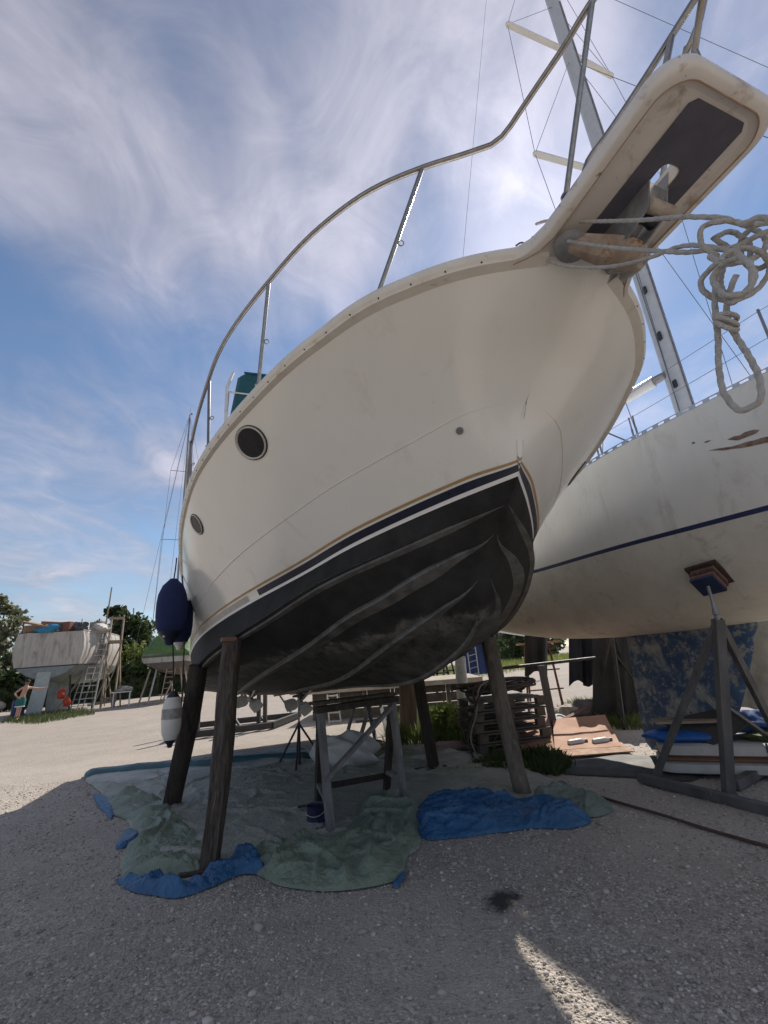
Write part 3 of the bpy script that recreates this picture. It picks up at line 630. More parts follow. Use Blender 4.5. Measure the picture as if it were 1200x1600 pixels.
# ---------------------------------------------------------------- white sailing yacht on the right
SAZ = math.radians(-25.43); SD = np.array([math.sin(SAZ), math.cos(SAZ), 0]); SN = np.array([-math.cos(SAZ), math.sin(SAZ), 0]); SK = gp(1005, 1180)-SN*.18
def sw(t, off, z): return SK+SD*t+SN*off+np.array([0, 0, z])
SHULL = mat('sailboat_white', (.74, .72, .66), (.69, .665, .60), 2.2, .33, stretch=(1, 1, .45), spots=[((.50, .45, .37), 3., .54, .25), ((.30, .27, .22), 13, .70, .08)])
SBOT = mat('sailboat_bottom', (.66, .62, .54), (.58, .54, .46), 3, .55, bump=.15, spots=[((.36, .32, .26), 4., .56, .2), ((.05, .05, .045), 20, .69, .03)])
SBLUE = mat('stripe_blue', (.012, .022, .075), (.02, .032, .10), 12, .4)
KEELM = mat('keel_blue_worn', (.035, .075, .155), (.07, .115, .20), 4, .75, bump=.3, spots=[((.36, .36, .33), 2.6, .49, .14), ((.30, .29, .26), 9, .52, .10), ((.02, .035, .08), 14, .62, .06)])
ALU = mat('aluminium', (.60, .60, .60), (.52, .52, .52), 14, .38, metal=.85)
MASTW = mat('mast_paint', (.74, .74, .73), (.68, .68, .67), 8, .3)
WIRE = mat('rig_wire', (.13, .13, .14), (.22, .22, .23), 40, .4, metal=.6)
SCUFF = mat('hull_scuff', (.16, .09, .055), (.30, .22, .16), 16, .8)
SB_ = thing('sailing_yacht', 'white sailing yacht with navy waterline stripe and worn blue keel behind the motor yacht', 'sailing yacht', [SK[0], SK[1], 0])
tt = np.concatenate([np.linspace(-6.2, -4.4, 14), np.linspace(-4.4, 4.8, 60)[1:]])
def s_beam(t): return spl([-6.4, -5.6, -4.4, -3.2, -1.6, .3, 2.5, 4.9], [.0, .40, .88, 1.17, 1.23, 1.0, .87, .68], t)
def s_sheer(t): return spl([-6.4, -4.4, -3.2, -1.2, 1.5, 4.9], [3.93, 3.74, 3.64, 3.62, 3.57, 3.58], t)
def s_bot(t): return spl([-6.4, -5.2, -4, -2, -.5, 1.2, 3, 4.9], [3.4, 2.5, 1.95, 1.56, 1.50, 1.56, 1.88, 2.35], t)
def s_sec(t, a):                                  # a: 0 keel .. 1 sheer
    B, zs, zb = s_beam(t), s_sheer(t), s_bot(t)
    th = np.clip(a/.62, 0, 1)*math.pi/2; up = np.clip((a-.62)/.38, 0, 1)
    zt = zb+(zs-zb)*.60
    b = B*.965*np.sin(th)**.85+B*.035*up; z = zb+(zt-zb)*(1-np.cos(th))**1.0*1.0+(zs-zt)*up
    return b, z
def s_row(a0, a1, n, sd, d=0.):
    T_, A_ = np.meshgrid(tt, np.linspace(a0, a1, n), indexing='ij'); b, z = s_sec(T_, A_); return SK+T_[..., None]*SD+(sd*(b+d))[..., None]*SN+z[..., None]*np.array([0, 0, 1.])
def a_of_z(t, z):
    a = np.linspace(0, 1, 400); _, zz = s_sec(np.full(400, t), a); return np.interp(z, zz, a)
zst = lambda t: spl([-6.4, -3, -.2, 4.9], [2.60, 2.475, 2.535, 2.63], t)
aS0 = np.array([a_of_z(t, zst(t)-.024) for t in tt]); aS1 = np.array([a_of_z(t, zst(t)+.022) for t in tt])
def s_var(A0, A1, n, d, k0=None, k1=None):
    rows = []
    for sd in (1, -1):
        G = []
        for i, t in enumerate(tt):
            b, z = s_sec(np.full(n, t), np.linspace(A0[i], A1[i], n)); G.append(SK+SD*t+(sd*(b+d))[:, None]*SN+z[:, None]*np.array([0, 0, 1.]))
        rows.append(np.array(G))
    return rows
mb = MB(); [mb.grid(g) for g in s_var(aS0*0, aS0, 16, 0)]; mb.build('hull_bottom', SBOT, SB_, angle=180)
mb = MB(); [mb.grid(g) for g in s_var(aS1, aS1*0+1, 14, 0)]; mb.build('hull_topside', SHULL, SB_, angle=180)
mb = MB(); [mb.grid(g) for g in s_var(aS0, aS1, 3, .0005)]; mb.build('waterline_stripe', SBLUE, SB_, angle=180)
G = np.array([[sw(t, f*s_beam(t), s_sheer(t)-.015+.06*(1-f*f)) for f in np.linspace(-1, 1, 7)] for t in tt]); MB().grid(G).build('deck', MASTW, SB_)
e_ = np.array([[sw(4.8, sd*b, z) for b, z in zip(*s_sec(np.full(14, 4.8), np.linspace(0, 1, 14)))] for sd in (1, -1)]); MB().grid(e_).build('transom', SHULL, SB_)
# coachroof and keel
MB().grid(np.array([[sw(t, f*hb, z0+h*(1-abs(f)**4)) for f in np.linspace(-1, 1, 11)] for t, hb, z0, h in ((-3.6, .5, 3.4, .03), (-3.2, .7, 3.38, .28), (-1, .95, 3.35, .42), (1.6, .95, 3.32, .46), (1.7, .95, 3.32, .02))])).build('coachroof', MASTW, SB_)
Kt = [(-.02, -1.72, 1.72), (-.03, -1.70, 1.5), (.03, -1.42, .9), (.06, -1.14, .4), (.06, -.98, .12), (.0, -.9, .05)]
G = []
for te, le, z in Kt:
    row = []
    for k in range(24):
        x = k/24*2*math.pi; c = .5-.5*math.cos(x); th = .13*math.sin(x)*(.35+.65*(c**.6))*(1-.25*(1.5-z)/1.5); row.append(sw(te+(le-te)*c, th, z))
    G.append(row)
G = np.array(G); mb = MB().grid(G, closed_v=True); mb.f.append(tuple(range(mb.n-24, mb.n))); mb.build('keel', KEELM, SB_, angle=60)
# scuffed gouges on the topside: raised torn filler
for poly in ([(1136, 687), (1146, 682), (1156, 680), (1164, 675), (1171, 673), (1179, 671), (1187, 672), (1182, 677), (1172, 681), (1164, 684), (1154, 688), (1147, 688)], [(1106, 704), (1120, 701), (1134, 701), (1146, 697), (1156, 694), (1168, 690), (1178, 688), (1190, 684), (1210, 680), (1212, 690), (1196, 692), (1175, 697), (1160, 700), (1147, 701), (1130, 704)], [(1080, 692), (1084, 690), (1087, 692), (1083, 694)], [(1099, 691), (1106, 688), (1112, 688), (1104, 692)]):
    pts = []
    for x, y in poly:
        r_ = ray(x, y); o_ = 1.25; t_ = ((SK+SN*o_-CAM)@SN)/(r_@SN); p = CAM+r_*t_
        for _ in range(5): tq = (p-SK)@SD; b, z = s_sec(np.full(200, tq), np.linspace(0, 1, 200)); off_ = np.interp(p[2], z, b)+.002; p = CAM+r_*(((SK+SN*off_-CAM)@SN)/(r_@SN))
        pts.append(p)
    n_ = len(pts); c = np.mean(pts, 0); MB().add([c+SN*.001]+pts, [(0, i+1, (i+1) % n_+1) for i in range(n_)]).build('gouge', SCUFF, SB_, smooth=False)
# perforated toe rail
for sd in (1, -1):
    t = np.linspace(-5.6, 4.7, 80); E = np.stack([sw(x, sd*(s_beam(x)-.012), s_sheer(x)) for x in t])
    mb = MB()
    for z0, z1 in ((-.012, .016), (.040, .052)):
        R = np.stack([E+SN*sd*o+[0, 0, z] for o, z in ((.004, z0), (.004, z1), (-.004, z1), (-.004, z0))], 1); mb.grid(R, closed_v=True)
    for x in np.arange(-5.5, 4.6, .135):
        p = sw(x, sd*(s_beam(x)-.012), s_sheer(x)+.028); q = sw(x+.062, sd*(s_beam(x+.062)-.012), s_sheer(x+.062)+.028); mb.bar(p, q, .008, .026)
    mb.build('toe_rail', ALU, SB_, angle=30)
# mast, spreaders, boom, rigging
mt_ = -1.66; MBASE = sw(mt_, 0, 0)
def mz(py):                                       # height on the mast at a photo row
    zz = np.linspace(2, 30, 3000); P_ = proj(np.stack([np.full(3000, MBASE[0]), np.full(3000, MBASE[1]), zz], -1)); return float(np.interp(-py, -P_[:, 1], zz))
th = np.linspace(0, 2*np.pi, 18, endpoint=False); HMAST = 15.5
R = np.array([[MBASE+SD*(.115*math.cos(a))+SN*(.08*math.sin(a))+[0, 0, z] for a in th] for z in np.linspace(3.3, HMAST, 12)]); m_ = MB().grid(R, closed_v=True).build('mast', mat('mast_grey', (.50, .52, .55), (.44, .46, .49), 8, .35), SB_, angle=60)
for z_, k in ((4.55, .1), (5.3, .12), (6.1, .1)):
    p = MBASE+SN*.10+SD*-.04+[0, 0, z_]; MB().bar(p, p+[0, 0, k], .03, .05).build('mast_fitting', BLACK, m_)
MB().tube([MBASE+SN*.11+[0, 0, 3.5], MBASE+SN*.105+[0, 0, 9]], .006, 5).build('halyard', WIRE, m_)
MB().bar(MBASE+SD*-.12+[0, 0, 3.4], MBASE+SD*-.12+[0, 0, 13], .02, .03).build('mast_track', GALV, m_)
tips = {}
for nm, pl, pr_ in (('lo', (836, 240), None), ('hi', (793, 38), (956, 119))):
    pm = (915, 272) if nm == 'lo' else (875, 82)
    z = mz(pm[1]); a = gp(*pl, z) if pl else None; c = MBASE+np.array([0, 0, z])
    b = gp(*pr_, z) if pr_ else 2*c-a
    lim = lambda p, L_: c+(p-c)/np.linalg.norm(p-c)*min(max(np.linalg.norm(p-c), .5), L_)
    a, b = lim(a, 1.9), lim(b, 1.9); tips[nm] = (a, b)
    for q in (a, b): MB().bar(c, q, .085, .035).lathe([(0, -.03), (.035, -.02), (.035, .02), (0, .03)], q, (0, 0, 1), 8).build('spreader', MASTW, SB_)
top = MBASE+np.array([0, 0, HMAST-.1])
def wire(p, q, r=.0045, name='shroud', parent=SB_, m=WIRE, sag=0):
    t = np.linspace(0, 1, 2 if not sag else 16)[:, None]; P_ = np.asarray(p)*(1-t)+np.asarray(q)*t; P_[:, 2] -= (sag*4*t*(1-t))[:, 0]; return MB().tube(P_, r, 5).build(name, m, parent)
for i, sd in ((0, 1), (1, -1)):
    ch = sw(mt_-.05, sd*(s_beam(mt_)-.06), s_sheer(mt_)+.03); wire(ch, tips['lo'][i]); wire(tips['lo'][i], tips['hi'][i]); wire(tips['hi'][i], top)
    wire(sw(mt_+.45, sd*(s_beam(mt_)-.06), s_sheer(mt_)+.03), MBASE+[0, 0, mz(280)]); wire(sw(mt_-.55, sd*(s_beam(mt_)-.06), s_sheer(mt_)+.03), MBASE+[0, 0, mz(285)])
    wire(tips['lo'][i], MBASE+[0, 0, mz(90)]); wire(tips['hi'][i], MBASE+[0, 0, HMAST-2.4])
wire(top, sw(-6.2, 0, 3.75), name='forestay'); wire(MBASE+[0, 0, mz(95)], sw(-4.6, 0, 3.6), name='inner_stay')
wire(aty(768, -90, 7.5), aty(719, 450, 7.5), .004, 'backstay')
bm0 = aty(1022, 596, float((MBASE+SD*.18)[1])); bm1 = bm0+SD*4.4+[0, 0, .05]
th8 = np.linspace(0, 2*np.pi, 12, endpoint=False); R = np.array([[p+SN*(.055*math.cos(a))+np.array([0, 0, .085*math.sin(a)]) for a in th8] for p in (bm0, bm0+(bm1-bm0)*.5, bm1)]); mb = MB().grid(R, closed_v=True); mb.f += [tuple(range(12)), tuple(range(24, 36))]; bo = mb.build('boom', MASTW, SB_, angle=50)
MB().lathe([(0, -.12), (.05, -.1), (.06, 0), (.05, .08), (0, .1)], bm0-SD*.05, SD, 8).build('gooseneck', GALV, bo)
wire(bm0+SD*1.2, MBASE+SD*.16+[0, 0, 3.5], .012, 'vang')
for sd in (1, -1):
    prev = None
    for t in (-4.9, -3.1, -.75, 1.4, 3.4, 4.7):
        b = sw(t, sd*(s_beam(t)-.05), s_sheer(t)+.04); q = b+[0, 0, .60]; MB().tube([b, q], .0125, 8).build('stanchion', STEEL, SB_)
        if prev is not None:
            wire(prev+[0, 0, -.02], q+[0, 0, -.02], .003, 'lifeline'); wire(prev+[0, 0, -.31], q+[0, 0, -.31], .003, 'lifeline')
        prev = q
# turnbuckles and lashings at the rail
for px in (1018, 1082):
    c = aty(px if px < 1050 else 1075, 640, float(sw(mt_, 1.5, 0)[1]))
    for k in range(2):
        ch = sw(mt_+(.45 if px < 1050 else -.05)+k*.05, s_beam(mt_)-.06, s_sheer(mt_)+.05); MB().tube([ch, ch+[0, 0, .10], ch+[0, 0, .12], ch+[0, 0, .26]], [.01, .012, .007, .009], 6).build('turnbuckle', GALV, SB_)
# A-frame stand with pad holding the sailing yacht
TIM = mat('grey_timber', (.135, .13, .128), (.075, .072, .07), 5, .85, bump=.6, bscale=30, stretch=(1, 1, .25), spots=[((.22, .25, .29), 7, .62, .1)])
TIMB = mat('brown_timber', (.10, .078, .06), (.035, .027, .022), 9, .88, bump=1., bscale=26, stretch=(4, 4, .25), spots=[((.23, .19, .155), 6, .60, .12)])
def s_hit(px, py):                               # first point of the sailing yacht's hull on a sight line
    r = ray(px, py)
    for k in np.linspace(3, 9, 2400):
        p = CAM+r*k; t = (p-SK)@SD; o = (p-SK)@SN
        b, z = s_sec(np.full(60, t), np.linspace(0, 1, 60))
        if z[0] < p[2] < z[-1] and abs(o) < np.interp(p[2], z, b): return p
padc = s_hit(1108, 895); PY = padc[1]-.12
ap = padc-np.array([.55, .40, .73])*.19; ap[2] = aty(1103, 966, PY)[2]; ST = thing('yacht_stand', 'weathered timber A-frame stand with padded head under the sailing yacht', 'boat stand', [ap[0], ap[1], 0])
feet = [gp(1022, 1224), gp(1140, 1246), gp(1290, 1218)+np.array([.1, .5, 0])]
for f, (w, h) in zip(feet, ((.05, .055), (.085, .075), (.06, .06))):
    MB().bar(f+[0, 0, .02], ap+[0, 0, -.02], w, h, ref=(0, 1, 0)).build('leg', TIM, ST, smooth=False)
a_, b_ = gp(1002, 1222), gp(1330, 1306); MB().bar(a_+[0, 0, .045], b_+[0, 0, .04], .09, .075).build('sill', TIM, ST, smooth=False)
MB().bar(gp(1150, 1236)+[0, 0, .05], gp(1300, 1150)+[0, 0, .05], .08, .08).build('sill', TIM, ST, smooth=False)
MB().bar(ap+(feet[1]-ap)*.5, feet[2]+(ap-feet[2])*.15, .05, .03).build('brace', BLACK, ST, smooth=False)
c_ = padc-np.array([.55, .40, .73])*.19; MB().tube([ap+[0, 0, -.03], ap+[0, 0, .02], ap+[0, 0, .03], (ap+c_)/2, c_], [.022, .022, .032, .016, .016], 10).build('screw_jack', GALV, ST)
BLUEP = mat('blue_plate', (.012, .022, .06), (.02, .035, .085), 14, .5, spots=[((.16, .09, .05), 16, .68, .06)]); REDW = mat('red_block', (.17, .055, .045), (.24, .12, .09), 10, .8, bump=.4); CARP = mat('carpet', (.035, .022, .018), (.07, .045, .035), 30, .95, bump=.8, bscale=120)
tq = (c_-SK)@SD; bq, zq = s_sec(np.full(200, tq), np.linspace(0, 1, 200)); 
up_ = np.array([.55, .40, .73]); up_ /= np.linalg.norm(up_); xa = np.cross(SN, up_); xa = np.cross(up_, np.cross(SD, up_)); xa /= np.linalg.norm(xa); ya = np.cross(up_, xa); RR = np.stack([xa, ya, up_], 1)
MB().box(c_+up_*.012, (.22, .22, .03), RR).build('pad_plate', BLUEP, ST, smooth=False)
for k, (h, s_, m_) in enumerate(((.048, .22, REDW), (.088, .235, TIMB), (.124, .225, REDW))): MB().box(c_+up_*h, (s_, s_, .034), RR).build('pad_block', m_, ST, smooth=False)
MB().box(c_+up_*.16, (.30, .30, .032), RR).build('carpet_pad', CARP, ST, smooth=False)
# ---------------------------------------------------------------- timber props under the motor yacht
def log(p, q, w0, w1, seed, n=14, m=26, rough=.12, bend=.008, sq=.55):
    p, q = np.asarray(p, float), np.asarray(q, float); d = q-p; l = np.linalg.norm(d); d /= l; a = np.cross(d, [0, 1., 0]); a /= np.linalg.norm(a); b = np.cross(d, a)
    R = []
    for i in range(m):
        t = i/(m-1); c = p+d*l*t+a*bend*math.sin(t*5+seed)+b*bend*.6*math.sin(t*4+seed*2); w = w0+(w1-w0)*t; th = np.linspace(0, 2*np.pi, n, endpoint=False)
        rad = w/2*(np.abs(np.cos(th))**(2/sq*.8)+np.abs(np.sin(th))**(2/sq*.8))**(-sq*.5/.8*1.)
        nz = fbm(np.cos(th)*1.6+seed*7.1, t*l*1.6+np.sin(th)*1.6, seed, 3)-.44; nz2 = vn(th*2.2+seed, np.full(n, t*l*1.1), seed+5)-.5
        rad = np.clip(rad, w*.42, w*.66)*(1+rough*2.2*nz+rough*1.0*nz2); R.append(c+rad[:, None]*(np.cos(th)[:, None]*a+np.sin(th)[:, None]*b))
    mb = MB().grid(np.array(R), closed_v=True); mb.f += [tuple(range(n))[::-1], tuple(range(mb.n-n, mb.n))]; return mb
def hullpt(v, w, sd): return bw(bottom(np.array([v]), np.array([w]))[0]*[1, sd, 1])
PG = 'timber props holding up the motor yacht'
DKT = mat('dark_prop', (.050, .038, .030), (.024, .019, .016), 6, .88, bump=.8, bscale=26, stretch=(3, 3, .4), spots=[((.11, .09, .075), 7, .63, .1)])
GRT = mat('grey_prop', (.19, .155, .125), (.10, .08, .064), 5, .88, bump=.8, bscale=26, stretch=(3, 3, .3), spots=[((.28, .24, .20), 6, .60, .12)])
top = aty(366, 1002, 4.40); single('timber_prop', log(gp(327, 1362), top, .155, .165, 3, rough=.30, bend=.014), TIMB, 'knotty brown timber prop nearest the camera, standing by the tarp front edge', 'timber prop', PG, angle=60)
single('timber_prop', log(gp(268, 1262), aty(311, 1040, 5.75), .19, .21, 8, rough=.10), DKT, 'dark timber prop behind the knotty one, under the yacht stern quarter', 'timber prop', PG, angle=60)
rt_ = hullpt(.545, .97, -1); pf = gp(817, 1244); tp = pf+(aty(762, 1000, 5.95)-pf); single('timber_prop', log(pf, tp, .17, .18, 12, rough=.08), GRT, 'split grey brown timber prop on the right side, beside the pallets', 'timber prop', PG, angle=60)
pf = gp(677, 1203); tp = aty(653, 1052, 7.0); tp = pf+(tp-pf)*1.02; single('timber_prop', log(pf+[0, 0, .03], tp, .155, .165, 17, rough=.07), DKT, 'blackish timber prop furthest back standing on a small board', 'timber prop', PG, angle=60)
single('foot_board', MB().box(gp(676, 1204)+[0, 0, .018], (.42, .26, .03), Matrix.Rotation(.3, 3, 'Z')), DKT, 'small dark board under the furthest timber prop', 'board', smooth=False)
single('foot_board', MB().box(gp(318, 1362)+[0, 0, .02], (.34, .2, .025), Matrix.Rotation(.2, 3, 'Z')), TIMB, 'thin brown board under the knotty timber prop', 'board', smooth=False)
WEDGE = mat('wedge_wood', (.24, .135, .085), (.17, .09, .055), 8, .8, bump=.4)
single('wood_wedge', MB().box(aty(357, 999, 4.36), (.13, .10, .035), Matrix.Rotation(.5, 3, 'Z')), WEDGE, 'reddish wooden wedge between the knotty prop and the hull', 'wedge', smooth=False)
# ---------------------------------------------------------------- keel trestle
TRG = mat('trestle_paint', (.21, .205, .20), (.12, .115, .11), 5, .8, bump=.5, bscale=30, stretch=(2, 2, .4), spots=[((.33, .34, .36), 8, .60, .1), ((.06, .05, .045), 9, .66, .06)])
A, B = aty(500, 1101, 5.0), aty(612, 1092, 5.45); A[2] = B[2] = (A[2]+B[2])/2
c0 = (A+B)/2; TR = thing('trestle', 'grey painted wooden trestle standing under the yacht keel', 'trestle', [c0[0], c0[1], 0])
MB().bar(A+(A-B)*.06+[0, 0, -.03], B+(B-A)*.06+[0, 0, -.02], .13, .06).build('top_beam', DKT, TR, smooth=False)
MB().bar(A+(A-B)*.10+[0, 0, .035], B+(B-A)*.02+[0, 0, .035], .2, .03).build('packing_board', TIMB, TR, smooth=False)
FT = {'lf': gp(517, 1304), 'lb': gp(497, 1257), 'rf': gp(632, 1253), 'rb': gp(603, 1250)+np.array([0, .3, 0])}
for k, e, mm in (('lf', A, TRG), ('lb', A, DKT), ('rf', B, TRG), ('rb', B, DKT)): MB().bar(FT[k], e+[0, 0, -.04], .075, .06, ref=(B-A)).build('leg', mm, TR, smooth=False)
lerp = lambda a, b, t: a+(b-a)*t
MB().bar(lerp(FT['lf'], A, .40)+[0, -.04, 0], lerp(FT['rf'], B, .92)+[0, -.03, 0], .055, .035).build('brace', TRG, TR, smooth=False)
MB().bar(lerp(FT['lb'], A, .18), lerp(FT['rb'], B, .18), .06, .05).build('stretcher', DKT, TR, smooth=False)
MB().bar(lerp(FT['lf'], A, .22), lerp(FT['lb'], A, .22), .05, .04).build('stretcher', TRG, TR, smooth=False); MB().bar(lerp(FT['rf'], B, .22), lerp(FT['rb'], B, .22), .06, .05).build('stretcher', TRG, TR, smooth=False)
# tripod jack stands further aft
IRON = mat('dark_iron', (.03, .03, .032), (.055, .05, .047), 12, .6, metal=.3, bump=.2, spots=[((.13, .06, .03), 9, .66, .08)])
RUST = mat('rust', (.16, .065, .035), (.09, .035, .02), 9, .85, bump=.4)
def jack(px, py, h, label):
    g = gp(px, py); J = thing('jack_stand', label, 'jack stand', g, 'steel jack stands under the boats'); MB().tube([g+[0, 0, .03], g+[0, 0, h*.62]], .022, 8).build('post', IRON, J); MB().tube([g+[0, 0, h*.6], g+[0, 0, h]], .015, 8).build('screw', GALV, J)
    for k in range(3):
        an = .6+k*2.094; f = g+np.array([math.cos(an)*.42, math.sin(an)*.42, .0]); MB().tube([f, g+[0, 0, h*.6]], .016, 6).build('leg', IRON, J)
        MB().tube([f, g+np.array([math.cos(an+2.094)*.42, math.sin(an+2.094)*.42, 0.01])], .012, 6).build('base_bar', IRON, J)
    MB().box(g+[0, 0, h], (.16, .16, .03)).build('pad', TIMB, J, smooth=False)
jack(468, 1198, 1.0, 'dark tripod jack stand on the far tarp edge behind the trestle')
# ---------------------------------------------------------------- tarpaulins
def inside(poly, X, Y_):
    r = np.zeros(X.shape, bool); n = len(poly)
    for i in range(n):
        (x1, y1), (x2, y2) = poly[i], poly[(i+1) % n]
        c = (y1 > Y_) != (y2 > Y_); r ^= c & (X < (x2-x1)*(Y_-y1)/(y2-y1+1e-12)+x1)
    return r
def edged(poly, X, Y_, closed=True):
    d = np.full(X.shape, 1e9); n = len(poly)
    for i in range(n if closed else n-1):
        a, b = np.array(poly[i]), np.array(poly[(i+1) % n]); ab = b-a; t = np.clip(((X-a[0])*ab[0]+(Y_-a[1])*ab[1])/(ab@ab+1e-12), 0, 1); d = np.minimum(d, np.hypot(X-a[0]-t*ab[0], Y_-a[1]-t*ab[1]))
    return d
def ridged(x, y, s, seed):
    wx = x+.18*(vn(x*2.2, y*2.2, seed+3)-.5); wy = y+.18*(vn(x*2.2+9, y*2.2, seed+4)-.5); r = 0; a = 1.
    for k in range(4):
        an = seed*.7+k*1.1; u_ = (wx*math.cos(an)+wy*math.sin(an))*s; v_ = (-wx*math.sin(an)+wy*math.cos(an))*s*.32; r = r+a*(1-np.abs(2*vn(u_, v_, seed+k*7)-1)); a *= .5; s *= 1.7
    return r/1.9
def folds(X, Y_, n, amp, wid, leng, seed, ang=None, spread=1.6):
    """sharp-crested creases: cusp ridges along wandering lines"""
    rg = np.random.default_rng(seed); H = np.zeros(X.shape); x0, x1, y0, y1 = X.min(), X.max(), Y_.min(), Y_.max()
    Xw = X+.06*(vn(X*4, Y_*4, seed)-.5)*2; Yw = Y_+.06*(vn(X*4+5, Y_*4+3, seed+1)-.5)*2
    for _ in range(n):
        cx, cy = rg.uniform(x0, x1), rg.uniform(y0, y1); an = rg.uniform(0, math.pi) if ang is None else ang+rg.normal()*spread*.4; a = rg.uniform(*amp); w = rg.uniform(*wid); l = rg.uniform(*leng); k = rg.normal()*.5
        u_ = (Xw-cx)*math.cos(an)+(Yw-cy)*math.sin(an); q = -(Xw-cx)*math.sin(an)+(Yw-cy)*math.cos(an)+k*u_*u_; w1 = w*rg.uniform(.6, 1.6)
        H = np.maximum(H, a*np.exp(-np.abs(q)/np.where(q > 0, w, w1))*np.clip(1-(u_/l)**2, 0, 1))
    return H
def ed(d, w=.2): return .12*np.clip(d/.015, 0, 1)+.88*np.clip(d/w, 0, 1)
def vlin(x, y, seed):
    xi, yi = np.floor(x), np.floor(y); fx, fy = x-xi, y-yi; a, b, c, d = hsh(xi, yi, seed), hsh(xi+1, yi, seed), hsh(xi, yi+1, seed), hsh(xi+1, yi+1, seed)
    return np.where(fx > fy, a+(b-a)*fx+(d-b)*fy, a+(c-a)*fy+(d-c)*fx)
def facets(x, y, s, seed, o=3):
    """flat facets meeting in sharp creases, like stiff crumpled sheet"""
    wx = x+.10*(vn(x*3, y*3, seed+3)-.5); wy = y+.10*(vn(x*3+9, y*3, seed+4)-.5); r = 0; a = 1.; t = 0
    for k in range(o):
        an = seed*.9+k*1.3; r = r+a*vlin((wx*math.cos(an)+wy*math.sin(an))*s+.31*k, (-wx*math.sin(an)+wy*math.cos(an))*s*.7, seed+k*5); t += a; a *= .55; s *= 1.9
    return r/t
def nearest(poly, P):
    best = np.full(len(P), 1e9); out = P.copy(); n = len(poly)
    for i in range(n):
        a, b = np.array(poly[i]), np.array(poly[(i+1) % n]); ab = b-a; t = np.clip(((P-a)@ab)/(ab@ab+1e-12), 0, 1); q = a+t[:, None]*ab; d = np.hypot(*(P-q).T); k = d < best; best[k] = d[k]; out[k] = q[k]
    return out
def cloth(px_poly, step, fn, wob=.03, seed=1):
    P0 = np.array([gp(*p) for p in px_poly]+[gp(*px_poly[0])]); d = np.concatenate([[0], np.cumsum(np.linalg.norm(np.diff(P0, axis=0), axis=1))]); x = np.linspace(0, d[-1], max(24, int(d[-1]/.035)))[:-1]
    P_ = np.stack([spl(d, P0[:, 0], x), spl(d, P0[:, 1], x)], -1); ph = x*9
    P_ += wob*.5*np.stack([vn(ph*.5, ph*0, seed)-.5, vn(ph*.5+31, ph*0, seed+1)-.5], -1)*2; poly = [tuple(p) for p in P_]
    x0, y0 = P_.min(0)-step*2; x1, y1 = P_.max(0)+step*2
    X, Y_ = np.meshgrid(np.arange(x0, x1, step), np.arange(y0, y1, step), indexing='ij')
    ins = inside(poly, X, Y_); cellk = ins[:-1, :-1] | ins[1:, :-1] | ins[1:, 1:] | ins[:-1, 1:]
    need = np.zeros(X.shape, bool)
    for a in (0, 1):
        for b in (0, 1): need[a:X.shape[0]-1+a, b:X.shape[1]-1+b] |= cellk
    out_ = need & ~ins; q = nearest(poly, np.stack([X[out_], Y_[out_]], -1)); X[out_] = q[:, 0]; Y_[out_] = q[:, 1]
    d = np.where(ins, 0., 0.); d[ins] = 0; dd = np.full(X.shape, 0.)
    pi = np.stack([X[ins], Y_[ins]], -1); dd[ins] = np.hypot(*(nearest(poly, pi)-pi).T)
    Zf = fn(X, Y_, dd)
    for _ in range(0): Zp = np.pad(Zf, 1, mode='edge'); Zf = (Zp[1:-1, 1:-1]*4+Zp[:-2, 1:-1]+Zp[2:, 1:-1]+Zp[1:-1, :-2]+Zp[1:-1, 2:])/8
    Z = np.where(ins, Zf, .003)+gz(X, Y_)*.6+.004
    idx = -np.ones(X.shape, int); idx[need] = np.arange(need.sum()); V = np.stack([X[need], Y_[need], Z[need]], -1)
    qd = np.stack([idx[:-1, :-1], idx[1:, :-1], idx[1:, 1:], idx[:-1, 1:]], -1)[cellk]
    return MB().add(V, qd.tolist())
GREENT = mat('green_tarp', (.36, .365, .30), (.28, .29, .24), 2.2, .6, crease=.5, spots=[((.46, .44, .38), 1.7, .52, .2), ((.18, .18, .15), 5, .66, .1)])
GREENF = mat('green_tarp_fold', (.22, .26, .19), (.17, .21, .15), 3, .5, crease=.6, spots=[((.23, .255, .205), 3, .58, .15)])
BLUET = mat('blue_tarp', (.03, .125, .26), (.022, .09, .20), 3, .42, crease=.6, spots=[((.05, .16, .30), 4, .58, .12)])
c0 = gp(480, 1260); TP = thing('green_tarp', 'grey green tarpaulin with blue underside spread under the motor yacht', 'tarpaulin', [c0[0], c0[1], 0])
sheet = [(135, 1214), (230, 1207), (300, 1203), (380, 1192), (480, 1190), (540, 1184), (600, 1172), (660, 1166), (740, 1178), (800, 1190), (850, 1212), (890, 1240), (925, 1262), (900, 1275), (800, 1262), (720, 1262), (660, 1280), (650, 1330), (560, 1360), (430, 1352), (370, 1348), (310, 1372), (230, 1372), (192, 1362), (205, 1320), (195, 1280), (165, 1248)]
cloth(sheet, .024, lambda X, Y_, d: .004+np.minimum(d*.6, .012)+np.minimum(d*6, 1)*(folds(X, Y_, 170, (.015, .06), (.018, .06), (.3, 1.4), 4, 2.6, 1.6)+.02*facets(X, Y_, 3., 19)), .04).build('sheet', GREENT, TP, angle=180)
cloth([(372, 1350), (395, 1325), (440, 1318), (520, 1308), (560, 1275), (572, 1256), (610, 1250), (650, 1258), (660, 1285), (652, 1320), (634, 1350), (630, 1368), (580, 1386), (510, 1392), (450, 1386), (415, 1372)], .014, lambda X, Y_, d: .012+ed(d, .12)*(.02+folds(X, Y_, 60, (.04, .115), (.03, .08), (.25, .8), 21)+.03*facets(X, Y_, 8, 5)), .03, 5).build('crumpled_fold', GREENF, TP, angle=180)
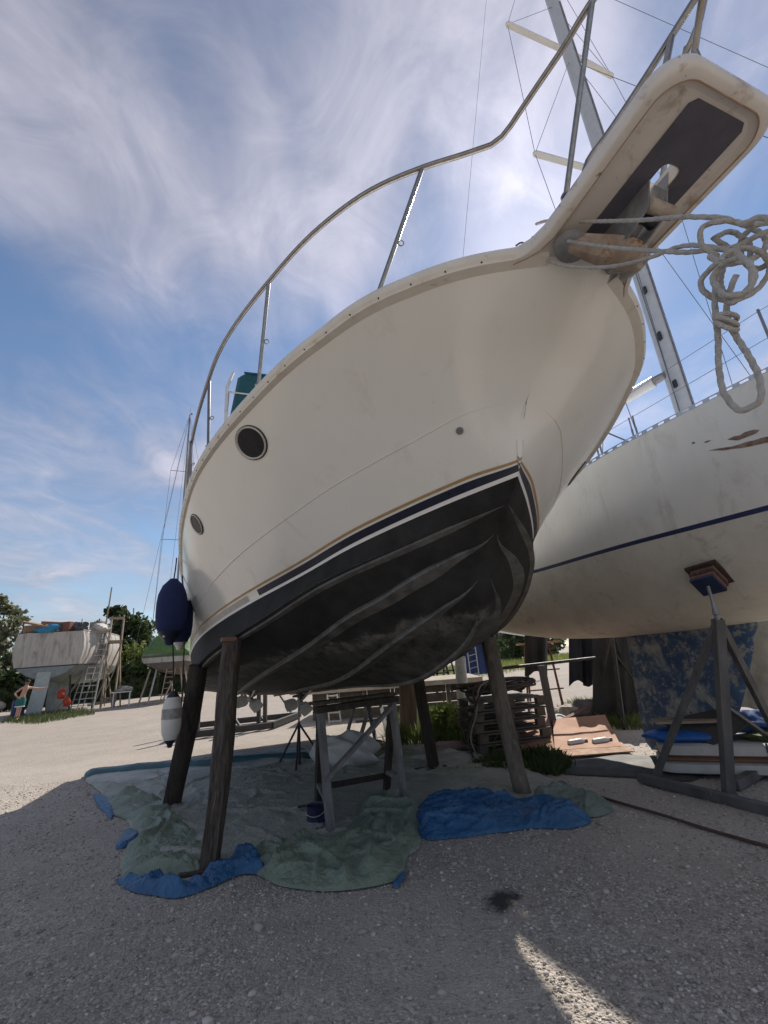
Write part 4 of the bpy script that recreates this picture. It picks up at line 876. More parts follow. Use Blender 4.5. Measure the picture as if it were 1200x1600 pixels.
cloth([(188, 1372), (196, 1330), (208, 1295), (170, 1250), (200, 1238), (250, 1252), (300, 1290), (330, 1330), (322, 1366), (270, 1378)], .015, lambda X, Y_, d: .012+ed(d, .12)*(.015+folds(X, Y_, 55, (.025, .09), (.025, .07), (.25, .8), 31)+.025*facets(X, Y_, 8, 6)), .03, 8).build('crumpled_fold', GREENF, TP, angle=180)
cloth([(180, 1376), (230, 1374), (300, 1380), (345, 1352), (385, 1330), (410, 1345), (412, 1366), (380, 1366), (330, 1388), (280, 1404), (240, 1400), (200, 1390)], .012, lambda X, Y_, d: .008+ed(d, .06)*(.02+folds(X, Y_, 40, (.03, .09), (.025, .06), (.2, .6), 41, .1, 1.2)+.02*facets(X, Y_, 9, 42)), .015, 12).build('blue_underside', BLUET, TP, angle=180)
cloth([(145, 1242), (158, 1244), (178, 1272), (175, 1280), (160, 1268)], .012, lambda X, Y_, d: .01+.03*np.minimum(d/.04, 1), .01, 14).build('blue_underside', BLUET, TP, angle=180)
cloth([(193, 1300), (203, 1300), (205, 1322), (194, 1326)], .01, lambda X, Y_, d: .02+.03*np.minimum(d/.04, 1), .005, 15).build('blue_underside', BLUET, TP, angle=180)
cloth([(612, 1384), (634, 1362), (632, 1374), (618, 1386)], .008, lambda X, Y_, d: .005+.03*np.minimum(d/.02, 1), .004, 16).build('blue_underside', BLUET, TP, angle=180)
PALET = mat('pale_tarp_edge', (.42, .40, .34), (.30, .31, .27), 4, .5, bump=.1)
cloth([(130, 1216), (200, 1208), (330, 1197), (430, 1188), (482, 1190), (440, 1200), (330, 1212), (250, 1222), (190, 1230), (150, 1228)], .03, lambda X, Y_, d: .02+.05*np.minimum(d/.12, 1)*ridged(X, Y_, 2.5, 51), .05, 18).build('pale_edge', PALET, TP, angle=180)
cloth([(132, 1212), (200, 1204), (300, 1196), (400, 1184), (485, 1178), (486, 1185), (400, 1192), (300, 1203), (200, 1211), (135, 1218)], .025, lambda X, Y_, d: .03+.10*np.minimum(d/.10, 1)**.6*(.5+.5*ridged(X, Y_, 2.5, 52)), .03, 19).build('blue_underside', mat('teal_tarp', (.03, .13, .17), (.05, .10, .11), 3, .5), TP, angle=180)
o = cloth([(650, 1300), (648, 1272), (672, 1258), (720, 1250), (780, 1252), (830, 1262), (880, 1268), (925, 1284), (890, 1296), (830, 1296), (770, 1303), (700, 1312), (665, 1312)], .011, lambda X, Y_, d: .01+ed(d, .10)*(.02+folds(X, Y_, 50, (.05, .13), (.03, .08), (.3, 1.0), 61, math.radians(5), 1.2)+.035*facets(X, Y_, 8, 62)), .03, 22)
single('blue_tarp', o, BLUET, 'crumpled bright blue tarpaulin at the front right edge of the green sheet', 'tarpaulin', angle=180)
o = cloth([(835, 1240), (880, 1232), (920, 1248), (958, 1268), (930, 1278), (880, 1272), (840, 1262)], .013, lambda X, Y_, d: .02+ed(d, .10)*(.02+folds(X, Y_, 30, (.03, .09), (.025, .07), (.2, .6), 66)+.03*facets(X, Y_, 8, 67)), .03, 24)
single('green_tarp_end', o, mat('pale_green_tarp', (.19, .23, .19), (.14, .175, .145), 3, .5, crease=.6, spots=[((.28, .29, .25), 4, .6, .1)]), 'pale green tarpaulin end bunched beside the right timber prop', 'tarpaulin', angle=180)
# ---------------------------------------------------------------- tins, brush, plastic, board
TINB = mat('tin_navy', (.012, .014, .05), (.03, .03, .07), 14, .35, spots=[((.4, .4, .42), 10, .68, .04)]); TINS = mat('tin_steel', (.55, .55, .55), (.4, .4, .4), 10, .35, metal=.9)
g = gp(494, 1291); T1 = thing('paint_tin', 'large navy paint tin with open top beside the trestle leg', 'paint tin', g); r_, h_ = .088, .16
MB().lathe([(0, 0), (r_, 0), (r_+.003, .004), (r_, .01), (r_, h_-.006), (r_+.004, h_), (r_-.006, h_+.002), (r_-.010, h_-.012), (r_-.012, h_*.55), (0, h_*.55)], g+[0, 0, .02], (0, 0, 1), 28).build('body', TINB, T1)
MB().lathe([(r_+.001, .012), (r_+.002, .012), (r_+.002, .035), (r_+.001, .035)], g+[0, 0, .02], (0, 0, 1), 28).build('rim_band', TINS, T1)
th = np.linspace(.2, math.pi-.2, 14); MB().tube(g+np.stack([-np.cos(th)*(r_+.006), -.02-.07*np.sin(th), .15-.05*np.sin(th)], -1), .003, 6).build('bail_handle', TINS, T1)
g = gp(506, 1302); T2 = thing('small_tin', 'small dark tin half hidden behind the front trestle leg', 'tin', g+[-.03, .03, 0]); MB().lathe([(0, 0), (.042, 0), (.042, .085), (.044, .09), (0, .088)], g+[-.03, .03, .02], (0, 0, 1), 20).build('body', TINB, T2); MB().lathe([(.0425, .03), (.043, .03), (.043, .065), (.0425, .065)], g+[-.03, .03, .02], (0, 0, 1), 20).build('paper_band', TINS, T2)
g = gp(466, 1279); BR = thing('paint_brush', 'paint brush with black handle lying left of the navy tin', 'brush', g)
MB().tube(g+np.array([[0, 0, .10], [.05, .01, .102], [.09, .015, .104]]), [.012, .010, .014], 8).build('handle', BLACK, BR); MB().box(g+[-.03, 0, .10], (.05, .03, .016)).build('ferrule', TINS, BR, smooth=False); MB().box(g+[.13, .02, .105], (.07, .012, .012)).build('shaft', TINS, BR)
PLAS = mat('clear_plastic', (.78, .78, .76), (.68, .68, .67), 6, .3, thin=.35)
def lump(c, size, seed, n=26, amp=.35, flat=.0):
    u_ = np.linspace(.02, np.pi-.02, n); v_ = np.linspace(0, 2*np.pi, n*2, endpoint=False); U, V_ = np.meshgrid(u_, v_, indexing='ij'); d = np.stack([np.sin(U)*np.cos(V_), np.sin(U)*np.sin(V_), np.cos(U)], -1)
    r = 1+amp*(ridged(d[..., 0]*1.+d[..., 2]*.8, d[..., 1]+d[..., 2]*.6, 1.6, seed)-.5)*2; P_ = d*r[..., None]*np.asarray(size)/2; P_[..., 2] = np.maximum(P_[..., 2], -size[2]*.5*.8); return MB().grid(P_+np.asarray(c)+[0, 0, size[2]*.4], closed_v=True)
o = lump(gp(545, 1198), (.85, .55, .48), 5); single('plastic_bundle', o, PLAS, 'crumpled white plastic sheeting bundle behind the trestle', 'plastic sheeting', angle=180)
o = lump(gp(508, 1196), (.4, .35, .42), 9); single('plastic_bag', o, PLAS, 'small crumpled clear bag left of the white plastic bundle', 'plastic bag', angle=180)
single('dark_board', MB().box(gp(522, 1200)+[0, 0, .16], (.32, .02, .14), Matrix.Rotation(.5, 3, 'Z')), DKT, 'small dark board leaning against the plastic bundle', 'board', smooth=False)
# bricks/rags on the far tarp edge
for i, (px, py, c_, lb) in enumerate(((700, 1172, (.30, .20, .17), 'pinkish rag heap on the far tarp edge left of the furthest prop'), (735, 1168, (.42, .33, .28), 'pale crumpled paper heap by the grass at the tarp edge'), (596, 1172, (.30, .24, .12), 'flattened ochre carton on the tarp behind the trestle'), (585, 1168, (.03, .035, .035), 'dark boot lying beyond the trestle'))):
    single('rag' if i != 3 else 'boot', lump(gp(px, py), (.5 if i != 3 else .3, .3, .12), 30+i, 14, .5), mat('rag%d' % i, c_, None, 8, .9, bump=.4), lb, 'rag' if i != 3 else 'boot')
# hose across the gravel
hs = [gp(*p)+np.array([0, 0, .014]) for p in ((866, 1226), (900, 1236), (960, 1254), (1030, 1275), (1110, 1300), (1180, 1320), (1300, 1352))]
single('hose', MB().tube(curve(hs, 60)+np.stack([0*np.linspace(0, 1, 60), .01*np.sin(np.linspace(0, 14, 60)), 0*np.linspace(0, 1, 60)], -1), .013, 8), mat('hose_brown', (.10, .06, .045), (.07, .045, .035), 9, .7), 'thin brown hose lying across the gravel on the right', 'hose', angle=180)
hs = [gp(*p)+np.array([0, 0, .03]) for p in ((690, 1168), (740, 1182), (790, 1200), (830, 1208), (868, 1214))]
single('cable', MB().tube(curve(hs, 40), .008, 6), BLACK, 'black cable along the far right edge of the green tarp', 'cable', angle=180)
# ---------------------------------------------------------------- fenders
FBL = mat('fender_cover', (.010, .018, .075), (.014, .024, .095), 16, .9, bump=.4, bscale=160); FWH = mat('fender_vinyl', (.70, .68, .63), (.60, .58, .53), 5, .4, spots=[((.30, .28, .25), 9, .62, .1)]); FEND = mat('fender_end', (.012, .014, .03), (.02, .022, .04), 10, .4); ROPEK = mat('black_rope', (.02, .02, .022), (.04, .04, .04), 60, .9)
def fender(c, r, h, label, m, endm, hang, band=None, tail=0.):
    F_ = thing('fender', label, 'fender', c-np.array([0, 0, h/2]), 'fenders hanging from the motor yacht')
    prof = [(0, -h/2), (r*.22, -h*.49), (r*.30, -h*.44), (r*.62, -h*.36), (r*.9, -h*.24), (r, -h*.08), (r, h*.12), (r*.93, h*.25), (r*.70, h*.38), (r*.36, h*.46), (r*.24, h*.49), (0, h/2)]
    MB().lathe(prof[3:9] if endm else prof, c, (0, 0, 1), 28).build('body', m, F_)
    if endm:
        MB().lathe(prof[:4], c, (0, 0, 1), 28).build('end_cap', endm, F_); MB().lathe(prof[8:], c, (0, 0, 1), 28).build('end_cap', endm, F_)
    MB().tube(curve([c+[0, 0, h*.48], (c+[0, 0, h*.5]+hang)/2+[.004, 0, 0], hang], 12), .008, 6).build('rope', ROPEK, F_)
    return F_
c = aty(268, 955, 5.45); h = .80; hang = aty(276, 872, 5.62); F1 = fender(c, .172, h, 'big navy covered fender hanging by the yacht stern quarter', FBL, None, hang)
MB().lathe([(.172*.30+.004, -h*.44), (.172*.62+.004, -h*.36), (.172*.80+.004, -h*.30)], c, (0, 0, 1), 28).build('dark_foot', FEND, F1)
MB().lathe([(0, .012), (.012, .01), (.016, 0), (.012, -.004)], c+np.array([-.02, -.10, -h*.37]), (0, -1, -.4), 12).build('eyelet', FWH, F1)
fender(aty(283, 972, 5.85), .14, .70, 'second navy fender half hidden behind the big one', FBL, FWH, aty(284, 890, 5.9))
c = aty(268, 1123, 5.5); F3 = fender(c, .105, .60, 'small white fender with navy ends hanging low on a rope', FWH, FEND, aty(270, 1004, 5.46))
MB().lathe([(.1057, -.02), (.1062, -.02), (.1062, .09), (.1057, .09)], c+[0, 0, .02], (0, 0, 1), 28).build('scuffed_band', mat('fender_scuff', (.22, .21, .20), (.45, .43, .40), 12, .7), F3)
single('fender_rope', MB().tube(curve([aty(288, 1000, 5.7), aty(286, 1060, 5.7), aty(283, 1110, 5.7)], 10), .008, 6), ROPEK, 'black rope end hanging beside the small white fender', 'rope')
# ---------------------------------------------------------------- mooring rope and its bunched knot at the bow
ROPE = mat('mooring_rope', (.56, .53, .485), (.44, .41, .37), 30, .9, bump=.9, bscale=220)
def yd(px): return float(np.interp(px, [800, 840, 1000, 1100, 1200, 1300], [1.97, 1.90, 1.34, 1.10, 1.0, .95]))
def rp_(pts, dy=0., n=240): return curve([aty(p[0], p[1], (yd(p[0]) if len(p) < 3 else yd(p[0])+p[2])+dy) for p in pts], n)
RO = thing('mooring_rope', 'pale mooring rope tied round the bow platform with a bunched knot and hanging loop', 'rope', aty(1150, 640, 1.02))
R_ = .0086
MB().tube(rp_([(838, 350, .04), (850, 346), (905, 346), (1000, 344), (1090, 339), (1130, 341), (1175, 352), (1215, 345), (1300, 340)]), R_*.9, 12, twist=.10).build('line', ROPE, RO)
MB().tube(rp_([(832, 371, .04), (850, 372), (950, 386), (1040, 393), (1075, 394), (1110, 390), (1150, 385), (1180, 370), (1230, 350)]), R_*.9, 12, twist=.10).build('line', ROPE, RO)
MB().tube(rp_([(826, 385, .03), (840, 398), (870, 412), (920, 418), (970, 414), (1020, 401), (1060, 386), (1110, 386), (1160, 398)]), R_*.85, 12, twist=.10).build('line', ROPE, RO)
loops = [
 [(1120, 400, .0), (1095, 378, -.03), (1098, 355, -.04), (1125, 346, -.03), (1165, 352, .02), (1195, 372, .03), (1180, 402, .0), (1140, 412, -.03), (1110, 400, -.02)],
 [(1135, 405, -.05), (1112, 418, -.03), (1095, 440, -.02), (1108, 462, .0), (1150, 468, .03), (1185, 450, .05), (1203, 420, .04), (1190, 395, .0), (1150, 390, -.04), (1128, 405, -.05)],
 [(1115, 372, .02), (1140, 362, .05), (1165, 375, .04), (1172, 410, -.01), (1170, 450, -.05), (1150, 470, -.05), (1130, 455, -.02), (1130, 420, .03), (1142, 392, .05)],
 [(1160, 350, -.05), (1192, 340, -.06), (1215, 362, -.04), (1210, 400, .02), (1185, 420, .05), (1160, 405, .04), (1158, 375, .0), (1175, 350, -.04)],
 [(1150, 395, -.07), (1175, 425, -.07), (1168, 455, -.06), (1140, 462, -.06), (1120, 448, -.05), (1115, 430, -.04), (1130, 412, -.06), (1155, 400, -.07)],
]
for i, lp in enumerate(loops): MB().tube(rp_(lp+[lp[0]], 0, 200)[:-1], R_*.92, 12, closed=True, twist=.10, pitch=.036).build('knot_loop', ROPE, RO)
MB().tube(rp_([(1120, 420, -.03), (1117, 470, -.02), (1122, 530, -.01), (1124, 580, 0), (1136, 622, 0), (1160, 641, 0), (1184, 630, 0), (1188, 600, 0), (1172, 560, 0), (1150, 525, 0), (1138, 500, 0), (1136, 470, -.03), (1150, 430, -.05)], 0, 420), R_*.92, 12, twist=.10, pitch=.036).build('hanging_loop', ROPE, RO)
for k in range(3):
    pts = [aty(1135+17*math.cos(t), 503+k*6-6+7*math.sin(t*1+k), yd(1135)-.02+.022*math.sin(t)) for t in np.linspace(0, 2*np.pi, 18)[:-1]]; MB().tube(pts, R_*.8, 8, closed=True).build('lashing', ROPE, RO)
MB().tube(curve([aty(835, 377, 1.9), aty(825, 382, 1.9), aty(815, 379, 1.9), aty(806, 384, 1.9)], 14), .005, 6).build('frayed_end', mat('frayed_dark', (.12, .10, .09), None, 30, .9), RO)
single('overhead_cable', MB().tube([aty(930, -14, 7.), aty(1260, 132, 7.)], .006, 5), WIRE, 'thin dark cable crossing the sky at the top right corner', 'cable')
# ---------------------------------------------------------------- the yard behind
def vf(px, py):
    B = gp(px, py); d = np.array([B[0], B[1], 0]); d /= np.linalg.norm(d); r = np.array([d[1], -d[0], 0])
    return B, (lambda x, y, z: B+r*x+d*y+np.array([0, 0, z])), r, d
OLDW = mat('old_gelcoat', (.46, .43, .385), (.38, .35, .31), 3, .55, stretch=(1.6, 1.6, .35), spots=[((.22, .185, .15), 2.2, .50, .2), ((.10, .085, .07), 5, .62, .08)])
OLDB = mat('old_bottom', (.24, .275, .265), (.18, .21, .205), 3, .7, spots=[((.10, .11, .105), 3, .6, .15)])
RUDM = mat('rudder_paint', (.40, .44, .42), (.33, .37, .36), 4, .7, spots=[((.24, .22, .19), 5, .6, .12)])
WOODL = mat('pale_wood', (.34, .27, .20), (.24, .19, .14), 5, .85, bump=.4, stretch=(1, 1, .4)); WOODB = mat('brown_board', (.30, .19, .115), (.22, .135, .08), 4, .85, bump=.3)
SKINM = mat('skin', (.50, .29, .21), (.44, .25, .18), 9, .55); SHORT = mat('green_shorts', (.02, .14, .13), (.015, .11, .105), 14, .8); HAIR = mat('dark_hair', (.02, .015, .012), None, 30, .8)
def far_hull(name, label, cat, B, ax, L_, hb, zk, zw, zs, topm, botm, group=None, bowr=0.):
    ax = np.asarray(ax, float); sd = np.array([ax[1], -ax[0], 0]); T_ = thing(name, label, cat, [B[0], B[1], 0], group)
    t = np.linspace(0, 1, 26); f = np.where(t < .35, .86+.4*t, np.clip(1-((t-.35)/.65)**2.3, 0, 1)); kz = zk+(zs-zk)*np.clip((t-.72)/.28, 0, 1)**1.6+.35*np.clip(1-t/.3, 0, 1)**2
    def rows(pts): return np.array([[B+ax*L_*tt_+sd*s*w*hb*f[i]+np.array([0, 0, z0(kz[i])]) for s, w, z0 in pts] for i, tt_ in enumerate(t)])
    low = [(-1, .90, lambda k: zw+(k-zk)*.3), (-1, .78, lambda k: k+.6*(zw-zk)), (-1, .58, lambda k: k+.3*(zw-zk)), (-1, .28, lambda k: k+.08*(zw-zk)), (1, 0, lambda k: k), (1, .28, lambda k: k+.08*(zw-zk)), (1, .58, lambda k: k+.3*(zw-zk)), (1, .78, lambda k: k+.6*(zw-zk)), (1, .90, lambda k: zw+(k-zk)*.3)]
    up = lambda s: [(s, .90, lambda k: zw+(k-zk)*.3), (s, .97, lambda k: zw+(zs-zw)*.25+(k-zk)*.2), (s, 1.0, lambda k: zw+(zs-zw)*.5+(k-zk)*.15), (s, .985, lambda k: zw+(zs-zw)*.75+(k-zk)*.08), (s, .93, lambda k: zs)]
    Lw = rows(low); mb = MB().grid(Lw); mb.f.append(tuple(range(9))); mb.build('hull_bottom', botm, T_, angle=50)
    P_, S_ = rows(up(-1)), rows(up(1)); mb = MB().grid(P_).grid(S_); tr = np.concatenate([P_[0], S_[0][::-1]]); mb.add(tr, [tuple(range(10))]); mb.build('hull_topside', topm, T_, angle=50)
    dk = np.stack([P_[:, 4], (P_[:, 4]+S_[:, 4])/2+[0, 0, .06], S_[:, 4]], 1); MB().grid(dk+[0, 0, -.01]).build('deck', topm, T_)
    for R in (P_, S_): MB().tube(R[:, 4]+[0, 0, .02], .03, 6).build('gunwale', topm, T_)
    return T_, t, f
# old cruiser seen from astern at the left
B, PF, r_, d_ = vf(76, 1117); yaw = math.radians(24); ax = d_*math.cos(yaw)+r_*math.sin(yaw); sdv = np.array([ax[1], -ax[0], 0]); B0 = B+r_*(-.42)
OC, _, _ = far_hull('old_cruiser', 'shabby whitish old cruiser seen from astern with junk heaped on deck', 'cruiser', B0, ax, 8.6, 1.98, 1.45, 2.35, 4.2, OLDW, OLDB)
Z_ = lambda z: np.array([0, 0, z])
MB().add([B0+sdv*s+ax*(-.03)+Z_(z) for s, z in ((-.62, .12), (.10, .06), (.30, 2.15), (-.35, 2.15))]+[B0+sdv*s+ax*.03+Z_(z) for s, z in ((-.62, .12), (.10, .06), (.30, 2.15), (-.35, 2.15))], [(0, 1, 2, 3), (4, 7, 6, 5), (0, 4, 5, 1), (1, 5, 6, 2), (2, 6, 7, 3), (3, 7, 4, 0)]).build('rudder', RUDM, OC, smooth=False)
mb = MB(); G = np.array([[B0+ax*t+sdv*s*.12+Z_(z) for t, s in ((.55, 0), (1.2, 1), (2.6, .6), (3.2, 0), (2.6, -.6), (1.2, -1))] for z in (.1, 1.7)]); mb.grid(G, closed_v=True); mb.build('keel', OLDB, OC)
st_ = B0+ax*-.01; MB().grid(np.array([[B0+ax*8.6*t+sdv*s*(1.98*.94*(.86+.4*t)+.006)+Z_(2.42+dz) for dz in (-.03, .03)] for s in (1,) for t in np.linspace(0, .33, 6)])).build('waterline', BLACK, OC)
MB().grid(np.array([[B0-ax*.008+sdv*s+Z_(2.42+dz) for dz in (-.03, .03)] for s in np.linspace(-1.58, 1.58, 6)])).build('waterline', BLACK, OC)
MB().grid(np.array([[B0+ax*(1.2+k)+sdv*s*1.2+Z_(4.15+h*(1-abs(s)**6)) for s in np.linspace(-1, 1, 9)] for k, h in ((0, .02), (.1, .45), (3.5, .5), (4.2, .02))])).build('cabin', OLDW, OC)
for x in (-1.45, 1.4): MB().tube([B0+sdv*x+ax*.1+Z_(4.20), B0+sdv*x+ax*.1+Z_(4.85)], .02, 6).build('stanchion', IRON, OC)
MB().tube(curve([B0-sdv*1.45+ax*.1+Z_(4.85), B0-sdv*1.5+ax*1+Z_(4.88), B0-sdv*1.55+ax*3+Z_(4.88)], 8), .018, 6).build('pushpit_rail', IRON, OC)
JK = lambda n, o, m, lb, ct, **k: single(n, o, m, lb, ct, 'junk heaped on the old cruiser deck', **k)
JK('board_stack', MB().box(B0-sdv*.85+ax*.5+Z_(4.68), (1.5, .9, .1), Matrix.Rotation(.25, 3, 'Y')).box(B0-sdv*.95+ax*.7+Z_(4.50), (1.3, .8, .35)), WOODB, 'brown boards tilted on the left of the old cruiser deck', 'boards', smooth=False)
JK('tilted_board', MB().box(B0-sdv*.25+ax*.9+Z_(4.70), (1.7, .06, .3), Matrix.Rotation(.12, 3, 'Y')), WOODB, 'long plank lying across the old cruiser deck', 'plank', smooth=False)
JK('blue_tarp', lump(B0-sdv*.25+ax*.15+Z_(4.18), (1.3, .6, .5), 71, 16, .4), mat('sky_tarp', (.02, .20, .36), None, 5, .5), 'bright blue tarp bundle on the old cruiser deck', 'tarp bundle')
JK('suitcase', MB().box(B0+sdv*.62+ax*.2+Z_(4.48), (.55, .3, .5)), mat('case_brown', (.17, .065, .04), None, 5, .6), 'red brown case standing on the old cruiser deck', 'case', smooth=False)
JK('dark_bag', lump(B0+sdv*1.15+ax*.5+Z_(4.18), (.9, .6, .6), 75, 16, .5), mat('bag_dark', (.03, .03, .035), (.12, .12, .13), 5, .7), 'dark bag heap on the right of the old cruiser deck', 'bag')
JK('white_sheet', lump(B0+sdv*1.75+ax*1.6+Z_(4.15), (.9, 1.2, .55), 78, 16, .5), mat('sheet_white', (.55, .54, .50), (.4, .39, .37), 5, .8), 'white cloth heap by the scaffold on the old cruiser', 'cloth')
JK('wood_crate', MB().box(B0+sdv*1.45+ax*2.2+Z_(4.55), (.7, .5, .6)), WOODL, 'pale wooden crate behind the bags on the old cruiser', 'crate', smooth=False)
# props under it
for i, (x, y, h) in enumerate(((-1.2, .7, 2.15), (1.0, .6, 2.15), (1.3, 2.6, 2.1))):
    f = B0+sdv*(x*1.15)+ax*y; single('steel_prop', MB().tube([f, B0+sdv*x*.95+ax*y+Z_(h)], .05, 8).box(B0+sdv*x*.95+ax*y+Z_(h), (.25, .2, .05)), IRON, ('dark steel prop under the left quarter of the old cruiser', 'dark steel prop right of the old cruiser rudder', 'dark steel prop further forward under the old cruiser')[i], 'prop', 'steel props under the old cruiser')
single('plank_prop', MB().bar(B0+sdv*.55+ax*.3, B0+sdv*1.45+ax*1.2+Z_(2.0), .16, .06), WOODL, 'pale plank leaning diagonally under the old cruiser', 'plank', smooth=False)
BLUEB = mat('blue_drum', (.012, .03, .12), None, 6, .5); g = B0-sdv*.95-ax*.1
single('blue_barrel', MB().lathe([(0, 0), (.26, 0), (.27, .1), (.285, .3), (.27, .5), (.285, .7), (.26, .85), (0, .85)], g, (0, 0, 1), 18), BLUEB, 'dark blue barrel behind the bather under the old cruiser', 'barrel')
for i, (x, z) in enumerate(((1.0, .75), (1.3, .35))): single('life_vest', lump(B0+sdv*x-ax*.15+Z_(z), (.34, .25, .5), 121+i, 14, .5), mat('vest_red', (.42, .05, .02), (.28, .03, .015), 6, .8), ('red life vest hanging behind the ladder', 'lower red life vest heaped behind the ladder')[i], 'life vest', 'red life vests under the old cruiser')
# ladders and scaffold
def ladder(p, q, w, n, label, m, group='ladders leaning on boats', side=None):
    p, q = np.asarray(p, float), np.asarray(q, float); s = np.asarray(side)*w/2; T_ = thing('ladder', label, 'ladder', p, group)
    for k in (-1, 1): MB().bar(p+s*k, q+s*k*.85, .035, .06).build('stile', m, T_, smooth=False)
    for t in np.linspace(.07, .95, n): MB().bar(p+(q-p)*t-s*(1-.15*t), p+(q-p)*t+s*(1-.15*t), .03, .035).build('rung', m, T_, smooth=False)
ALUL = mat('ladder_alu', (.50, .49, .46), (.40, .39, .37), 9, .5, metal=.4)
pL = PF(1.55, -.4, 0); ladder(pL, PF(2.1, .9, 4.4), .72, 13, 'pale step ladder leaning on the old cruiser side', ALUL, side=r_)
ladder(PF(1.15, -.2, 0), PF(2.0, 1.0, 4.2), .55, 12, 'narrow grey ladder crossing behind the pale step ladder', mat('ladder_grey', (.30, .28, .25), (.22, .2, .18), 6, .7), side=r_)
for i_, (x0_, x1_) in enumerate(((2.9, 2.2), (3.3, 3.0), (1.9, 3.1))): single('scaffold_pole', MB().bar(PF(x0_, .5, 0), PF(x1_, .9, 3.6), .06, .06), WOODL, ('leaning timber pole at the scaffold foot, left', 'leaning timber pole at the scaffold foot, right', 'long diagonal timber pole across the scaffold')[i_], 'pole', 'timber poles at the scaffold', smooth=False)
single('ladder_strut', MB().bar(PF(2.0, .9, .1), PF(2.2, .8, 3.9), .05, .04).bar(PF(2.55, .9, .1), PF(2.35, .8, 3.9), .05, .04), ALUL, 'rear struts of the pale step ladder', 'struts', smooth=False)
SCF = thing('scaffold_tower', 'narrow weathered timber scaffold tower beside the old cruiser', 'scaffold', PF(2.7, 1.2, 0))
for x, y, h in ((2.35, .8, 5.0), (3.0, .8, 5.2), (2.45, 1.7, 5.2), (3.1, 1.7, 5.1)): MB().bar(PF(x, y, 0), PF(x+.06, y, h), .07, .07).build('post', WOODL, SCF, smooth=False)
for z in (.5, 3.65, 5.0): MB().bar(PF(2.3, .78, z), PF(3.1, .78, z), .06, .14).build('rail', WOODL, SCF, smooth=False); MB().bar(PF(3.03, .8, z), PF(3.12, 1.7, z), .06, .12).build('rail', WOODL, SCF, smooth=False)
MB().box(PF(2.72, 1.2, 3.6), (.8, 1.0, .05), Matrix.Rotation(math.atan2(r_[1], r_[0]), 3, 'Z')).build('platform', WOODL, SCF, smooth=False); MB().bar(PF(2.35, .8, .3), PF(3.0, .8, 2.6), .05, .05).build('brace', WOODL, SCF, smooth=False); MB().bar(PF(1.7, .7, .25), PF(3.1, .7, .35), .08, .14).build('sole_plate', WOODL, SCF, smooth=False)
single('spar', MB().tube([PF(2.1, 1.0, 2.8), PF(2.25, 1.0, 6.9)], [.05, .035], 8), WOODL, 'bare upright wooden spar beside the scaffold tower', 'spar')
# white table with a cloth
tb, TF, tr_, td_ = vf(188, 1104); TBL = thing('small_table', 'small white table by the hedge with a pale rag on top', 'table', tb)
MB().box(TF(0, 0, .78), (1.0, .6, .05), Matrix.Rotation(math.atan2(tr_[1], tr_[0]), 3, 'Z')).build('table_top', STRW, TBL, smooth=False)
for x, y in ((-.4, -.2), (.42, -.2), (-.4, .2), (.42, .2)): MB().bar(TF(x, y, 0), TF(x, y, .78), .05, .05).build('leg', STRW, TBL, smooth=False)
single('pale_rag', lump(TF(.1, 0, .80), (.75, .5, .3), 91, 14, .6), mat('rag_pale', (.55, .53, .48), (.2, .2, .19), 6, .9), 'pale rag heap on the small white table', 'rag')
single('dinghy_bow', lump(vf(4, 1112)[1](-.5, 0, 0), (1.2, 1.2, .8), 95, 14, .25), OLDW, 'white rounded dinghy end at the far left edge', 'dinghy')
